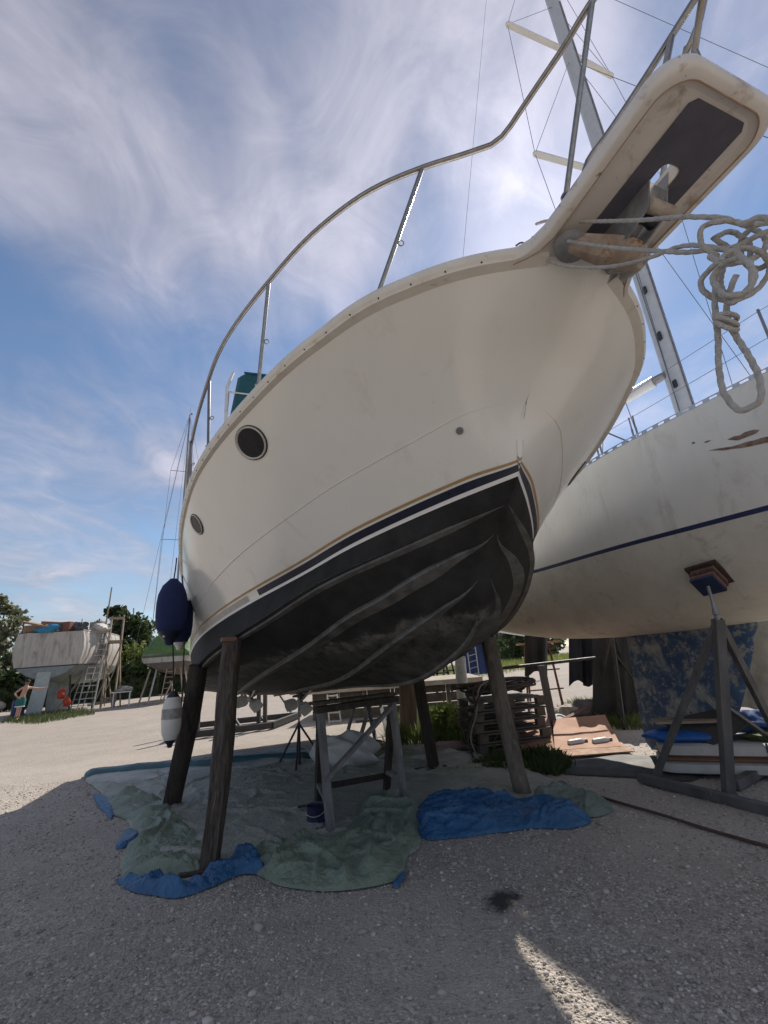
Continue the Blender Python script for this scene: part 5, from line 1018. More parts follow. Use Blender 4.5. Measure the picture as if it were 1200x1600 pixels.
# bather leaning on the rudder
def bather():
    B, F_, r, d = vf(21, 1127); H = 1.78
    J = {}
    def P(x, y, z): return F_(x, y, z)
    V = [P(.15, -.02, .93), P(.19, -.02, 1.10), P(.23, -.03, 1.30), P(.27, -.03, 1.44), P(.28, -.05, 1.52), P(.29, -.06, 1.60), P(.30, -.07, 1.68), P(.30, -.06, 1.76)]
    R = [(.15, .11), (.14, .10), (.17, .11), (.12, .09), (.058, .058), (.075, .08), (.085, .10), (.055, .06)]; E = [(i, i+1) for i in range(7)]
    def chain(root, pts, rad):
        k = root
        for p, q in zip(pts, rad): V.append(p); R.append((q, q)); E.append((k, len(V)-1)); k = len(V)-1
        return k
    chain(0, [P(.23, 0, .86), P(.16, .02, .48), P(.14, .06, .10), P(.10, -.10, .04)], [.095, .066, .042, .035])           # far leg
    chain(0, [P(.07, -.02, .86), P(.10, -.10, .48), P(.04, -.02, .10), P(.02, -.16, .04)], [.095, .066, .042, .035])         # crossed leg
    k = chain(3, [P(.45, -.02, 1.42), P(.72, .0, 1.36), P(.97, .0, 1.36), P(1.05, .0, 1.37)], [.058, .045, .032, .034])       # arm out to the rudder
    for a in range(5): chain(k, [P(1.10, .01-.0, 1.33+.022*a), P(1.14, .015, 1.325+.026*a)], [.010, .008])
    k = chain(3, [P(.10, -.02, 1.42), P(-.13, .06, 1.20), P(.02, -.10, 1.03), P(.06, -.12, 1.0)], [.058, .045, .032, .034])  # hand on hip
    for a in range(5): chain(k, [P(.09+.01*a, -.14, .99-.012*a), P(.115+.012*a, -.15, .97-.014*a)], [.010, .008])
    me = bpy.data.meshes.new('person'); me.from_pydata([tuple(v-B) for v in V], E, []); o = bpy.data.objects.new('person', me); COL.objects.link(o); o.location = B
    sk = o.modifiers.new('skin', 'SKIN'); sk.use_smooth_shade = True
    lay = me.skin_vertices[0] if me.skin_vertices else None
    if lay is None:
        bm = bmesh.new(); bm.from_mesh(me); bm.verts.layers.skin.verify(); bm.to_mesh(me); bm.free(); lay = me.skin_vertices[0]
    for i, q in enumerate(R): lay.data[i].radius = q; lay.data[i].use_root = (i == 0)
    o.modifiers.new('sub', 'SUBSURF').levels = 1; o.modifiers['sub'].render_levels = 1; me.materials.append(SKINM)
    tag(o, 'shirtless person in green swim shorts leaning one arm on the old cruiser rudder', 'person')
    G = []
    for z, cx, w, dp in ((1.02, .16, .165, .125), (.95, .155, .18, .135), (.86, .15, .20, .14), (.72, .145, .19, .135), (.62, .14, .185, .13)): G.append([P(cx+w*math.cos(t), -.02+dp*math.sin(t), z) for t in np.linspace(0, 2*np.pi, 20, endpoint=False)])
    MB().grid(np.array(G), closed_v=True).build('swim_shorts', SHORT, o); G = [[P(.14+.19*math.cos(t), -.02+.135*math.sin(t), z) for t in np.linspace(0, 2*np.pi, 20, endpoint=False)] for z in (.60, .64)]; MB().grid(np.array(G), closed_v=True).build('shorts_hem', STRW, o)
    MB().lathe([(.098, -.02), (.104, .03), (.09, .075), (.05, .105), (0, .115)], P(.305, -.055, 1.69), (0, 0, 1), 14).build('hair', HAIR, o)
    MB().lathe([(.03, -.03), (.06, -.01), (.068, .03)], P(.30, -.10, 1.60), (0, -.2, 1), 12).build('beard', HAIR, o)
bather()
# covered sailing boat with mast, half hidden by the fenders
B2, F2, r2, d2 = vf(262, 1098); ax2 = d2*math.cos(.35)+r2*math.sin(.35)
C2, t_, f_ = far_hull('covered_boat', 'pale boat under a green cover behind the fenders, its mast bare', 'sailing boat', B2-r2*.3, ax2, 9., 1.55, 1.5, 2.15, 2.75, OLDW, mat('dark_bottom', (.14, .115, .10), (.09, .075, .065), 5, .8))
COV = mat('green_cover', (.10, .19, .055), (.075, .15, .045), 4, .7, spots=[((.16, .22, .09), 3, .6, .15)]); s2 = np.array([ax2[1], -ax2[0], 0]); Bc = B2-r2*.3
G = np.array([[Bc+ax2*9*t+s2*1.55*1.04*max(f_[i], .02)*math.sin(a)+np.array([0, 0, 2.55+(1.75-.7*t)*math.cos(a)**.8*min(1, (t+.05)*7)]) for a in np.linspace(-math.pi/2, math.pi/2, 13)] for i, t in enumerate(t_)]); mb = MB().grid(np.nan_to_num(G)); mb.f.append(tuple(range(13))); mb.build('boat_cover', COV, C2)
m0 = aty(268, 960, float(Bc[1]+4)); mtop = aty(297, 648, m0[1]); m0[:2] = (mtop[:2]*.7+m0[:2]*.3); MB().tube([m0*[1, 1, 0]+[0, 0, 2.6], mtop], [.09, .06], 8).build('mast', GALV, C2)
for py, hw in ((737, 1.05), (843, 1.25)):
    c = m0+(mtop-m0)*((m0[2]*0+aty(290, py, m0[1])[2]-m0[2])/(mtop[2]-m0[2])); MB().bar(c-r2*hw, c+r2*hw*.9, .05, .03).build('spreader', GALV, C2); 
    for s in (-1, 1): wire(c+r2*hw*s, mtop, .012, 'shroud', C2); wire(c+r2*hw*s, m0*[1, 1, 0]+r2*s*1.4+[0, 0, 2.7], .012, 'shroud', C2)
wire(mtop, m0*[1, 1, 0]-r2*2.2-d2*2+[0, 0, 2.8], .010, 'stay', C2); wire(mtop, m0*[1, 1, 0]-r2*.6-d2*3+[0, 0, 2.8], .010, 'stay', C2); wire(mtop, m0*[1, 1, 0]+r2*.6+d2*4+[0, 0, 2.8], .010, 'stay', C2)
MB().tube([mtop, mtop+[0, 0, .6]], .01, 5).lathe([(0, 0), (.05, .02), (.05, .1), (0, .12)], mtop+r2*.12+[0, 0, .05], (0, 0, 1), 8).bar(mtop, mtop+r2*.2+[0, 0, .08], .03).build('masthead_gear', IRON, C2)
ladder(F2(-.15, -.7, 0), F2(.15, .3, 2.75), .5, 9, 'reddish ladder leaning against the green covered boat', mat('ladder_rust', (.36, .24, .20), (.28, .19, .16), 6, .7), side=r2)
for i, (x, y) in enumerate(((-1.3, -.1), (-.9, .3), (1.0, 0), (1.4, .5), (.7, -.3))): single('prop_pole', MB().bar(F2(x*1.15, y-.2, 0), F2(x*.8, y+.3, 1.9), .07, .06), ALUL if i % 2 else WOODL, ('leftmost leaning pole under the green covered boat', 'second leaning pole from the left under the covered boat', 'pale pole right of the reddish ladder', 'rightmost leaning pole beside the covered boat', 'short pole just right of the reddish ladder')[i], 'pole', 'poles propping the covered boat', smooth=False)
single('sawbuck', MB().bar(F2(-1.2, -.9, .1), F2(.6, -.9, .1), .1, .1).bar(F2(-.3, -.9, .1), F2(.2, -.8, 1.2), .07, .07).bar(F2(.5, -.9, .1), F2(.05, -.8, 1.2), .07, .07), WOODL, 'low pale timber sawbuck in front of the covered boat', 'sawbuck', smooth=False)
# lean distant mast
single('far_mast', MB().tube([vf(203, 1085)[1](0, 14, 0), aty(209, 950, vf(203, 1085)[1](0, 14, 0)[1])], [.12, .08], 6), GALV, 'thin grey mast rising behind the left hedge', 'mast')
# ---------------------------------------------------------------- plants
def leafmat(n, c1, c2): return mat(n, c1, c2, 1.6, .6, thin=.35, mixlo=.3, mixhi=.7)
LEAFD = leafmat('leaf_dark', (.03, .05, .018), (.06, .09, .03)); LEAFM = leafmat('leaf_mid', (.05, .085, .028), (.09, .13, .045)); LEAFP = leafmat('leaf_pale', (.13, .15, .08), (.20, .21, .12)); LEAFY = leafmat('leaf_yellow', (.15, .19, .045), (.22, .25, .07)); BARK = mat('bark', (.12, .09, .07), (.07, .055, .04), 6, .9, bump=.6)
def foliage(mb, cen, rad, n, ls, rng):
    d = rng.normal(size=(n, 3)); d /= np.linalg.norm(d, axis=1)[:, None]; C_ = cen+d*rad*(rng.random(n)**.45)[:, None]
    a = rng.normal(size=(n, 3)); a /= np.linalg.norm(a, axis=1)[:, None]; b = np.cross(a, rng.normal(size=(n, 3))); b /= np.linalg.norm(b, axis=1)[:, None]+1e-9
    s = ls*rng.uniform(.6, 1.3, (n, 1)); mb.quads(C_, a*s, b*s*.55)
def tree(pos, h, w, label, m, seed, clumps=26, per=120, ls=.12, trunk=.35, name='tree', group='trees round the yard', cat='tree'):
    rng = np.random.default_rng(seed); pos = np.asarray(pos, float); T_ = thing(name, label, cat, pos, group); mb = MB(); tr = MB()
    tr.tube(curve([pos, pos+[.05*h*.2, 0, h*.3], pos+[0, .02*h, h*.75]], 8), np.linspace(h*.035, h*.012, 8), 8)
    for k in range(clumps):
        u_ = rng.random(); an = rng.random()*6.283; z = h*(trunk+(1-trunk)*u_); ww = w/2*math.sin(math.pi*min(.97, .18+.78*u_))**.7*(rng.random()**.5); c = pos+np.array([math.cos(an)*ww, math.sin(an)*ww, z-h*.05])
        tr.tube([pos+[0, 0, h*(trunk*.8+.3*u_)], c], [h*.012, h*.004], 5); foliage(mb, c, np.array([1, 1, .8])*w*.15*rng.uniform(.7, 1.35), per, ls, rng)
    tr.build('trunk', BARK, T_); mb.build('crown', m, T_, smooth=False)
def at_far(px, py, D):
    d = ray(px, py); k = D/math.hypot(d[0], d[1]); return CAM+d*k
def gfar(px, D):
    d = ray(px, 1040); d = d*[1, 1, 0]; d /= np.linalg.norm(d); return d*D
tree(gfar(-14, 48), 9.0, 3.8, 'loose pale leaved tree at the far left edge', LEAFP, 1, 34, 70, .15, .3)
for i, (px, D, h, w, m, lb) in enumerate(((-24, 50, 5., 6, LEAFM, 'bushy green tree behind the old cruiser at the left edge'), (100, 52, 6.0, 5, LEAFD, 'dark tree just behind the old cruiser deck'), (180, 50, 8.2, 5.4, LEAFD, 'dark green tree right of the scaffold tower'), (212, 52, 7.0, 5.6, LEAFM, 'mid green bushy tree left of the covered boat'), (160, 56, 7.6, 5.0, LEAFD, 'rounded dark tree rising behind the scaffold'), (300, 52, 5.4, 5, LEAFD, 'dark bushy tree behind the navy fenders'))):
    tree(gfar(px, D), h, w, lb, m, 10+i, 28, 130, .19, .12)
def hedge(pxa, pxb, D, h, label, m, seed, dens=900, depth=1.2):
    rng = np.random.default_rng(seed); a, b = gfar(pxa, D), gfar(pxb, D); n = int(np.linalg.norm(b-a)*dens/2); t = rng.random(n)[:, None]; c = a+(b-a)*t; z = h*rng.random(n)**.7*(1+.08*np.sin(t[:, 0]*40)); nrm = np.array([-(b-a)[1], (b-a)[0], 0]); nrm /= np.linalg.norm(nrm)
    c = c+nrm*((rng.random((n, 1))-.5)*depth)+np.stack([0*z, 0*z, z], -1); A_ = rng.normal(size=(n, 3)); A_ /= np.linalg.norm(A_, axis=1)[:, None]; B_ = np.cross(A_, rng.normal(size=(n, 3))); B_ /= np.linalg.norm(B_, axis=1)[:, None]
    T_ = thing('hedge', label, 'hedge', (a+b)/2, 'hedges along the yard'); MB().quads(c, A_*.15, B_*.09).build('leaves', m, T_, smooth=False)
    mb = MB(); 
    for k in np.linspace(0, 1, 40): p = a+(b-a)*k; mb.bar(p, p+[rng.normal()*.2, 0, h*.8], .05)
    mb.bar(a+[0, 0, h*.3], b+[0, 0, h*.3], depth*.7, h*.55).build('stems', LEAFD, T_, smooth=False)
hedge(-60, 100, 43, 2.6, 'dark clipped hedge behind the bather', LEAFD, 5); hedge(105, 250, 44, 2.6, 'dark clipped hedge behind the small white table', LEAFD, 6); hedge(150, 236, 46, 4.2, 'taller yellowish shrub row over the clipped hedge', LEAFY, 7, 500)
hedge(236, 330, 45, 2.6, 'dark hedge behind the green covered boat', LEAFD, 8)
# ---------------------------------------------------------------- things seen under the motor yacht
B, PF, r_, d_ = vf(330, 1152); CR = thing('steel_cradle', 'low dark steel boat cradle standing behind the timber props', 'cradle', B)
Rz = math.atan2(r_[1], r_[0])
cor = {'a': gp(262, 1160), 'b': gp(424, 1140), 'c': gp(468, 1122), 'd': gp(300, 1140)}
for a, b in (('a', 'b'), ('b', 'c'), ('d', 'c'), ('a', 'd')): MB().bar(cor[a]+[0, 0, .1], cor[b]+[0, 0, .1], .12, .14).build('base_beam', IRON, CR, smooth=False)
for k, p in (('p', gp(308, 1150)), ('q', gp(404, 1138)), ('s', gp(414, 1139)), ('t', gp(346, 1146)), ('u', gp(300, 1146))): MB().bar(p, p+[0, 0, 1.5], .09, .09).build('post', IRON, CR, smooth=False)
for p, q in (((375, 1142), (340, 1080)), ((455, 1118), (430, 1075)), ((350, 1148), (385, 1072)), ((410, 1130), (370, 1066))): a = gp(*p); MB().bar(a+[0, 0, .1], aty(*q, a[1]+.2), .05, .05).build('brace', IRON, CR, smooth=False)
# wooden landing built of planks
PLK = mat('deck_planks', (.40, .34, .27), (.30, .25, .20), 4, .85, bump=.4); PLD = mat('dark_planks', (.13, .11, .09), (.08, .068, .056), 4, .9, bump=.5)
a, b = gp(488, 1128), gp(752, 1108); dx = (b-a)/np.linalg.norm(b-a); dy = np.array([-dx[1], dx[0], 0]); Lp = np.linalg.norm(b-a); WP = thing('wooden_landing', 'low landing stage of weathered planks behind the boat', 'landing stage', (a+b)/2); hp = .78
for k in range(8): MB().bar(a-dx*.1+dy*(.02+k*.34)+[0, 0, hp], b+dx*.1+dy*(.02+k*.34)+[0, 0, hp+.004*(k % 3)], .32, .05).build('plank', PLK, WP, smooth=False)
for k in range(6):
    x0, x1 = Lp*k/6, Lp*(k+1)/6-.12
    for j in range(3): MB().bar(a+dx*x0+dy*.1+[0, 0, .13+j*.24], a+dx*x1+dy*(.1+.01*(j % 2))+[0, 0, .13+j*.24], .05, .22).build('side_board', PLD, WP, smooth=False)
    MB().bar(a+dx*(x1+.06)+dy*.08, a+dx*(x1+.06)+dy*.08+[0, 0, hp-.03], .1, .1).build('post', PLD, WP, smooth=False)
MB().bar(a-dx*.12-dy*.12+[0, 0, hp-.03], b+dx*.12-dy*.12+[0, 0, hp-.03], .05, .12).build('fascia', PLK, WP, smooth=False)
LOGB = mat('log_brown', (.22, .145, .09), (.15, .095, .06), 4, .85, bump=.6, stretch=(3, 3, .3))
single('log_post', log(gp(640, 1150), aty(636, 1060, gp(640, 1150)[1]), .34, .36, 33, rough=.06, sq=.9), LOGB, 'thick brown log post standing in the grass behind the trestle', 'post', angle=60)
WPM = mat('white_post', (.50, .50, .47), (.36, .36, .34), 6, .7, spots=[((.2, .19, .17), 6, .62, .1)])
single('white_post', log(gp(728, 1140), aty(718, 1026, gp(728, 1140)[1]), .24, .22, 37, rough=.04, sq=.95), WPM, 'grey white round post beside the pallet stack', 'post', angle=60)
# saw horse and folded steps beyond the trestle
sh = gp(565, 1150); SH = thing('saw_horse', 'grey sawhorse with splayed legs beyond the plastic bundle', 'sawhorse', sh)
for p, q in (((541, 1152), (556, 1095)), ((563, 1152), (580, 1095)), ((590, 1168), (573, 1098)), ((608, 1160), (594, 1098))): f = gp(*p); MB().bar(f, aty(*q, gp(565, 1150)[1]+.1), .07, .05).build('leg', TRG, SH, smooth=False)
MB().bar(aty(550, 1093, sh[1]+.1), aty(600, 1090, sh[1]+.1), .1, .08).build('beam', TRG, SH, smooth=False); MB().bar(aty(556, 1128, sh[1]), aty(612, 1122, sh[1]), .05, .05).build('stretcher', TRG, SH, smooth=False)
g = gp(524, 1130); ladder(g, aty(519, 1085, g[1]+.1), .3, 4, 'small pale step ladder in front of the landing stage', ALUL, side=dx)
for i, (p, q) in enumerate((((676, 1124), (645, 1075)), ((662, 1124), (640, 1070)))): single('pole', MB().bar(gp(*p), aty(*q, gp(*p)[1]+.4), .05, .04), ALUL, ('longer pale pole leaning on the landing stage', 'shorter pale pole leaning on the landing stage')[i], 'pole', 'poles on the landing stage', smooth=False)
# grass and leafy plants
def grass(polypx, n, h, label, m, seed, kind='stuff'):
    rng = np.random.default_rng(seed); poly = [tuple(gp(*p)[:2]) for p in polypx]; P_ = np.array(poly); X = rng.uniform(P_[:, 0].min(), P_[:, 0].max(), n*3); Y_ = rng.uniform(P_[:, 1].min(), P_[:, 1].max(), n*3); k = inside(poly, X, Y_); X, Y_ = X[k][:n], Y_[k][:n]; n = len(X)
    base = np.stack([X, Y_, gz(X, Y_)-.01], -1); hh = h*rng.uniform(.4, 1.2, n); ln = rng.normal(0, .35, (n, 2))*hh[:, None]; tip = base+np.stack([ln[:, 0], ln[:, 1], hh], -1); an = rng.random(n)*6.283; w = np.stack([np.cos(an), np.sin(an), 0*an], -1)*(.006+.012*h)
    mid_ = base*.5+tip*.5+np.stack([-ln[:, 0]*.15, -ln[:, 1]*.15, hh*.1], -1); V = np.stack([base-w, base+w, mid_+w*.8, tip, mid_-w*.8], 1).reshape(-1, 3); F = np.arange(5*n).reshape(-1, 5)
    mb = MB(); mb.v = [V]; mb.f = [tuple(x) for x in F.tolist()]; mb.n = len(V); o = mb.build('grass', m, smooth=False); tag(o, label, 'grass', kind=kind)
GRS = leafmat('grass_green', (.10, .14, .03), (.16, .20, .05)); GRD = leafmat('grass_dark', (.05, .075, .02), (.09, .12, .035))
grass([(600, 1170), (610, 1135), (660, 1118), (735, 1112), (760, 1140), (770, 1180), (735, 1172), (680, 1160)], 5000, .28, 'bright grass by the log post and white post', GRS, 3)
grass([(735, 1200), (770, 1185), (860, 1175), (900, 1200), (870, 1212), (800, 1205)], 2600, .15, 'darker grass in front of the pallets', GRD, 4)
grass([(860, 1125), (900, 1100), (1000, 1105), (1010, 1140), (940, 1140)], 3000, .22, 'grass strip behind the orange boards', GRS, 5)
grass([(0, 1130), (30, 1118), (130, 1110), (150, 1116), (60, 1132)], 2500, .25, 'grass fringe under the old cruiser', GRD, 6)
rng = np.random.default_rng(77)
for i, (px, py, s) in enumerate(((700, 1150, .55), (728, 1158, .45))):
    g = gp(px, py); T_ = thing('leafy_plant', ('broad leafy weed beside the white post, left one', 'broad leafy weed at the foot of the white post')[i], 'plant', g, 'leafy weeds'); mb = MB(); foliage(mb, g+[0, 0, s*.55], np.array([.5, .4, .45])*s*1.2, 500, .045, rng); mb.build('leaves', LEAFY, T_, smooth=False); MB().tube([g, g+[0, 0, s*.6]], .012, 5).build('stem', GRD, T_)
# pallets with hoses heaped on top
a, b = gp(752, 1182), gp(862, 1168); dx = (b-a)/np.linalg.norm(b-a); dy = np.array([-dx[1], dx[0], 0]); Lp = 1.15; PALM = mat('pallet_wood', (.15, .12, .095), (.09, .072, .058), 5, .9, bump=.5)
ORD = ('lowest', 'second lowest', 'middle one', 'second from top', 'topmost')
for k in range(5):
    o0 = a+dx*(.03*math.sin(k*2.1))+np.array([0, 0, k*.148]); PT = thing('pallet', f'dark wooden pallet, {ORD[k]} in the stack by the right prop', 'pallet', o0, 'stacked pallets')
    for j in range(5): MB().bar(o0+dy*(.05+j*.19)+[0, 0, .125], o0+dx*Lp+dy*(.05+j*.19)+[0, 0, .125], .11, .02).build('slat', PALM, PT, smooth=False)
    for j in range(3): MB().bar(o0+dy*(.08+j*.34)+[0, 0, .01], o0+dx*Lp+dy*(.08+j*.34)+[0, 0, .01], .1, .02).build('slat', PALM, PT, smooth=False)
    for i in range(3):
        for j in range(2): MB().box(o0+dx*(.07+i*(Lp-.14)/2)+dy*(.08+j*.68)+[0, 0, .068], (.13, .1, .09), Matrix.Rotation(math.atan2(dx[1], dx[0]), 3, 'Z')).build('block', PALM, PT, smooth=False)
topc = a+dx*.55+dy*.35+[0, 0, .78]
for i in range(5):
    t = np.linspace(0, 2*np.pi*2.2, 60); R0 = .38+.07*i; P_ = topc+np.stack([R0*np.cos(t+i)*(1+.1*np.sin(3*t+i)), .28*np.sin(t+i)*(1+.1*np.cos(2*t)), .03+.022*i+.05*np.sin(t*1.7+i)+.015*t/3], -1)
    single('hose_coil', MB().tube(P_, .017, 6), BLACK if i % 2 else mat('hose_dull', (.07, .05, .04), (.11, .08, .065), 6, .8), ('coiled brown hose at the bottom of the heap on the pallets', 'coiled black hose on the pallet stack', 'middle brown hose coil on the pallets', 'black hose coil near the heap top', 'brown hose coil on top of the pallet heap')[i], 'hose', 'hoses heaped on the pallets', angle=180)
for i in range(4):
    s_ = aty(772-6*i, 1060+4*i, a[1]+.1); e_ = gp(735+4*i, 1190-8*i); P_ = curve([s_, s_+[-.12-.05*i, -.1, -.05], (s_+e_)/2+[-.16+.06*i, -.1, .05], e_+[0, 0, .25-.05*i], e_+[.05, 0, .03]], 30)
    single('hanging_hose', MB().tube(P_, .014, 6), (BLACK, mat('hose_grey', (.22, .20, .18), (.3, .27, .25), 6, .7), mat('hose_red', (.13, .05, .04), (.1, .04, .03), 6, .8), BLACK)[i], ('black hose drooping left off the pallets', 'grey hose drooping off the pallets', 'dull red hose drooping off the pallets', 'lowest black hose drooping to the grass')[i], 'hose', 'hoses drooping off the pallets', angle=180)
single('chain', MB().tube([aty(768, 985, 5.9), aty(769, 1012, 5.9)], .016, 6), IRON, 'short rusty chain hanging beside the right prop top', 'chain')
# rail on posts, rusty stand, drapes, white pole
ra, rb = aty(786, 1044, 8.6), aty(930, 1028, 8.8); RL = thing('steel_rail', 'black horizontal steel bar on a post beside the pallets', 'steel bar', [ra[0], ra[1], 0]); MB().tube([ra, rb], .028, 8).build('bar', IRON, RL); pf_ = gp(868, 1150); MB().bar(pf_, [pf_[0]-.03, pf_[1], ra[2]], .11, .09).build('post', TIM, RL, smooth=False)
g = gp(880, 1105); RS = thing('rusty_stand', 'tall rusty steel stand with an orange wooden seat top', 'stand', g); ztop = aty(862, 1003, g[1])[2]
MB().box([g[0]-.35, g[1], ztop], (1.0, .5, .05)).build('seat', mat('orange_wood', (.42, .20, .11), (.33, .15, .08), 5, .7), RS, smooth=False)
for x, y, sx in ((-.75, -.2, -.35), (-.15, -.2, .15), (-.6, .25, -.2), (.0, .25, .2)): MB().tube([[g[0]+x-.0, g[1]+y, ztop], [g[0]+x+sx*.5, g[1]+y*1.3, 0]], .025, 7).build('leg', RUST, RS)
for z in (.45, .9, 1.4): MB().tube([[g[0]-.85+.06*z, g[1]-.22, z], [g[0]+.03-.02*z, g[1]-.22, z]], .018, 6).build('cross_bar', RUST, RS)
DRP = mat('dark_drape', (.018, .020, .032), (.035, .037, .05), 3, .85, bump=.3); DRB = mat('black_drape', (.02, .02, .02), (.04, .038, .036), 3, .85, bump=.3)
def drape(pxs, pyt, pyb, Yd, label, m, seed, pl=.07, cat='cover'):
    n = 60; rows = []; 
    for j in range(14):
        f = j/13; row = []
        for i in range(n):
            g_ = i/(n-1); px = pxs[0]+(pxs[1]-pxs[0])*g_; py = pyt+(pyb+5*math.sin(g_*7+seed)-pyt)*f; p = aty(px, py, Yd); row.append(p+np.array([0, pl*.6*math.sin(g_*17+2*math.sin(g_*6+seed)+seed+.8*math.sin(f*3))*(.3+.7*f)+.05*math.sin(g_*11), 0]))
        rows.append(row)
    F_ = np.array(rows); Bk = F_+np.array([.12, .25, 0]); mb = MB().grid(F_).grid(Bk).grid(np.stack([F_[0], Bk[0]])).grid(np.stack([F_[:, 0], Bk[:, 0]])).grid(np.stack([F_[:, -1], Bk[:, -1]])); single('draped_cover', mb, m, label, cat, 'draped covers behind the pallets', angle=80)
drape((820, 852), 985, 1052, 10.5, 'black cover hanging left of the rusty stand', DRB, 1); drape((888, 925), 980, 1068, 9.6, 'navy cover hanging right of the rusty stand', DRP, 2); drape((925, 1000), 975, 1122, 9.2, 'dark cover hanging behind the white pole', DRB, 3, .09)
drape((1150, 1260), 965, 1110, 7.6, 'pale grey cover hanging at the right edge behind the keel', mat('grey_drape', (.24, .23, .20), (.16, .15, .135), 3, .85), 4, .09)
single('white_pole', MB().tube([gp(948, 1120)+[0, 0, 0], aty(936, 985, gp(948, 1120)[1])], .055, 10), WPM, 'white upright pole in front of the dark cover', 'pole')
g = gp(968, 1135); DT = thing('steel_tripod', 'dark steel tripod prop left of the blue keel', 'prop', g); apx = aty(955, 985, g[1])
for p in ((925, 1128), (975, 1140), (1000, 1120)): MB().bar(gp(*p), apx, .06, .05).build('leg', IRON, DT, smooth=False)
MB().bar(aty(960, 1020, g[1]), aty(1000, 1075, g[1]), .04, .03).build('brace', IRON, DT, smooth=False)
# orange boards, bottles, bags
ORB = mat('orange_board', (.40, .215, .125), (.33, .17, .10), 3, .8, spots=[((.22, .13, .09), 5, .63, .1)])
def slab(P4, th): P4 = np.asarray(P4, float); return MB().add(np.concatenate([P4, P4+[0, 0, th]]), [(3, 2, 1, 0), (4, 5, 6, 7), (0, 1, 5, 4), (1, 2, 6, 5), (2, 3, 7, 6), (3, 0, 4, 7)])
single('orange_board', slab([gp(815, 1180)+[0, 0, .02], gp(868, 1178)+[0, 0, .03], gp(862, 1150)+[0, 0, .28], gp(812, 1152)+[0, 0, .25]], .02), ORB, 'orange board leaning in shade left of the bottles', 'board', 'orange boards on the ground', smooth=False)
single('orange_board', slab([gp(868, 1178)+[0, 0, .03], gp(972, 1172)+[0, 0, .03], gp(950, 1140)+[0, 0, .22], gp(868, 1150)+[0, 0, .24]], .02), ORB, 'sunlit orange board behind the white bottles', 'board', 'orange boards on the ground', smooth=False)
single('orange_board', slab([gp(880, 1186)+[0, 0, .02], gp(990, 1178)+[0, 0, .02], gp(972, 1166)+[0, 0, .04], gp(880, 1172)+[0, 0, .04]], .015), mat('dusty_board', (.45, .30, .20), (.30, .2, .14), 8, .9), 'dusty flat orange board carrying the bottles', 'board', 'orange boards on the ground', smooth=False)
BOT = mat('bottle_white', (.74, .73, .70), (.66, .65, .62), 6, .4)
for i, (px, py) in enumerate(((900, 1168), (938, 1166))):
    g = gp(px, py)+np.array([0, -.1, .09]); T_ = thing('bottle', ('white bottle lying left on the orange board', 'white bottle lying right on the orange board')[i], 'bottle', g, 'bottles on the orange boards'); MB().lathe([(0, -.14), (.04, -.138), (.045, -.12), (.045, .06), (.02, .11), (.018, .13), (0, .131)], g, (1, .15, .05), 14).build('body', BOT, T_); MB().lathe([(.022, .118), (.024, .118), (.024, .155), (0, .156)], g, (1, .15, .05), 12).build('cap', mat('cap_blue', (.15, .2, .3), None, 5, .5), T_)
single('junk_bag', lump(gp(892, 1132), (.6, .4, .35), 101, 16, .5), mat('junk_pale', (.45, .40, .35), (.2, .17, .15), 5, .85), 'pale crumpled bag behind the orange boards', 'bag'); single('grey_sack', lump(gp(918, 1130), (.7, .5, .42), 103, 16, .4), mat('junk_grey', (.17, .165, .16), (.08, .08, .08), 5, .85), 'grey full sack behind the orange boards', 'sack')
single('bucket_lid', MB().lathe([(0, 0), (.12, 0), (.12, .02), (.08, .025), (.07, .012), (0, .012)], gp(880, 1142)+[0, 0, .2], (.2, -.5, 1), 18), WPM, 'round pale lid beside the crumpled bag', 'lid')
single('plank', MB().bar(gp(870, 1152)+[0, 0, .2], gp(925, 1135)+[0, 0, .32], .1, .03), RUST, 'rust coloured plank over the orange boards', 'plank', smooth=False)
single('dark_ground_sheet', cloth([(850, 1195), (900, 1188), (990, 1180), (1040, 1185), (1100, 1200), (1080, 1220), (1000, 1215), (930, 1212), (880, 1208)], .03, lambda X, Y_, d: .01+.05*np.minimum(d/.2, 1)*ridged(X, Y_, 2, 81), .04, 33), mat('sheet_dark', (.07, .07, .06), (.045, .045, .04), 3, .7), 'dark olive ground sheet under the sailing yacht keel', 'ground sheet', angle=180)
# cushions and sheets stored under the stand
c = gp(1120, 1240); CU = thing('cushion_stack', 'white boat cushions with an orange band stacked under the A-frame stand', 'cushions', c)
e1, e2 = gp(1036, 1215), gp(1260, 1222); ux = (e2-e1)/np.linalg.norm(e2-e1); uy = np.array([-ux[1], ux[0], 0]); CUW = mat('cushion_white', (.50, .49, .47), (.42, .41, .39), 5, .6)
def pad(z0, z1, m, name, inset=0., par=CU):
    n = 16; R = []
    L_, D_ = np.linalg.norm(e2-e1)-inset*2, .75-inset
    for zz, k in ((z0, .05), (z0+.02, .0), (z1-.02, 0), (z1, .05)):
        row = []
        for t in np.linspace(0, 2*np.pi, 32, endpoint=False): cx, sx = math.cos(t), math.sin(t); row.append(e1+ux*(L_/2+inset+(L_/2-k)*math.copysign(abs(cx)**.25, cx))+uy*(D_/2+(D_/2-k)*math.copysign(abs(sx)**.25, sx))+[0, 0, zz])
        R.append(row)
    mb = MB().grid(np.array(R), closed_v=True); mb.f += [tuple(range(32))[::-1], tuple(range(96, 128))]; return mb.build(name, m, par, angle=60)
pad(.03, .15, CUW, 'cushion'); pad(.152, .20, mat('cushion_band', (.25, .125, .07), None, 5, .6), 'cushion_band', .02); pad(.202, .33, CUW, 'cushion', .03)
MB().bar(e1+ux*1.0+[0, -.004, .02], e1+ux*1.0+[0, -.004, .34], .02, .01).build('strap', BLACK, CU, smooth=False)
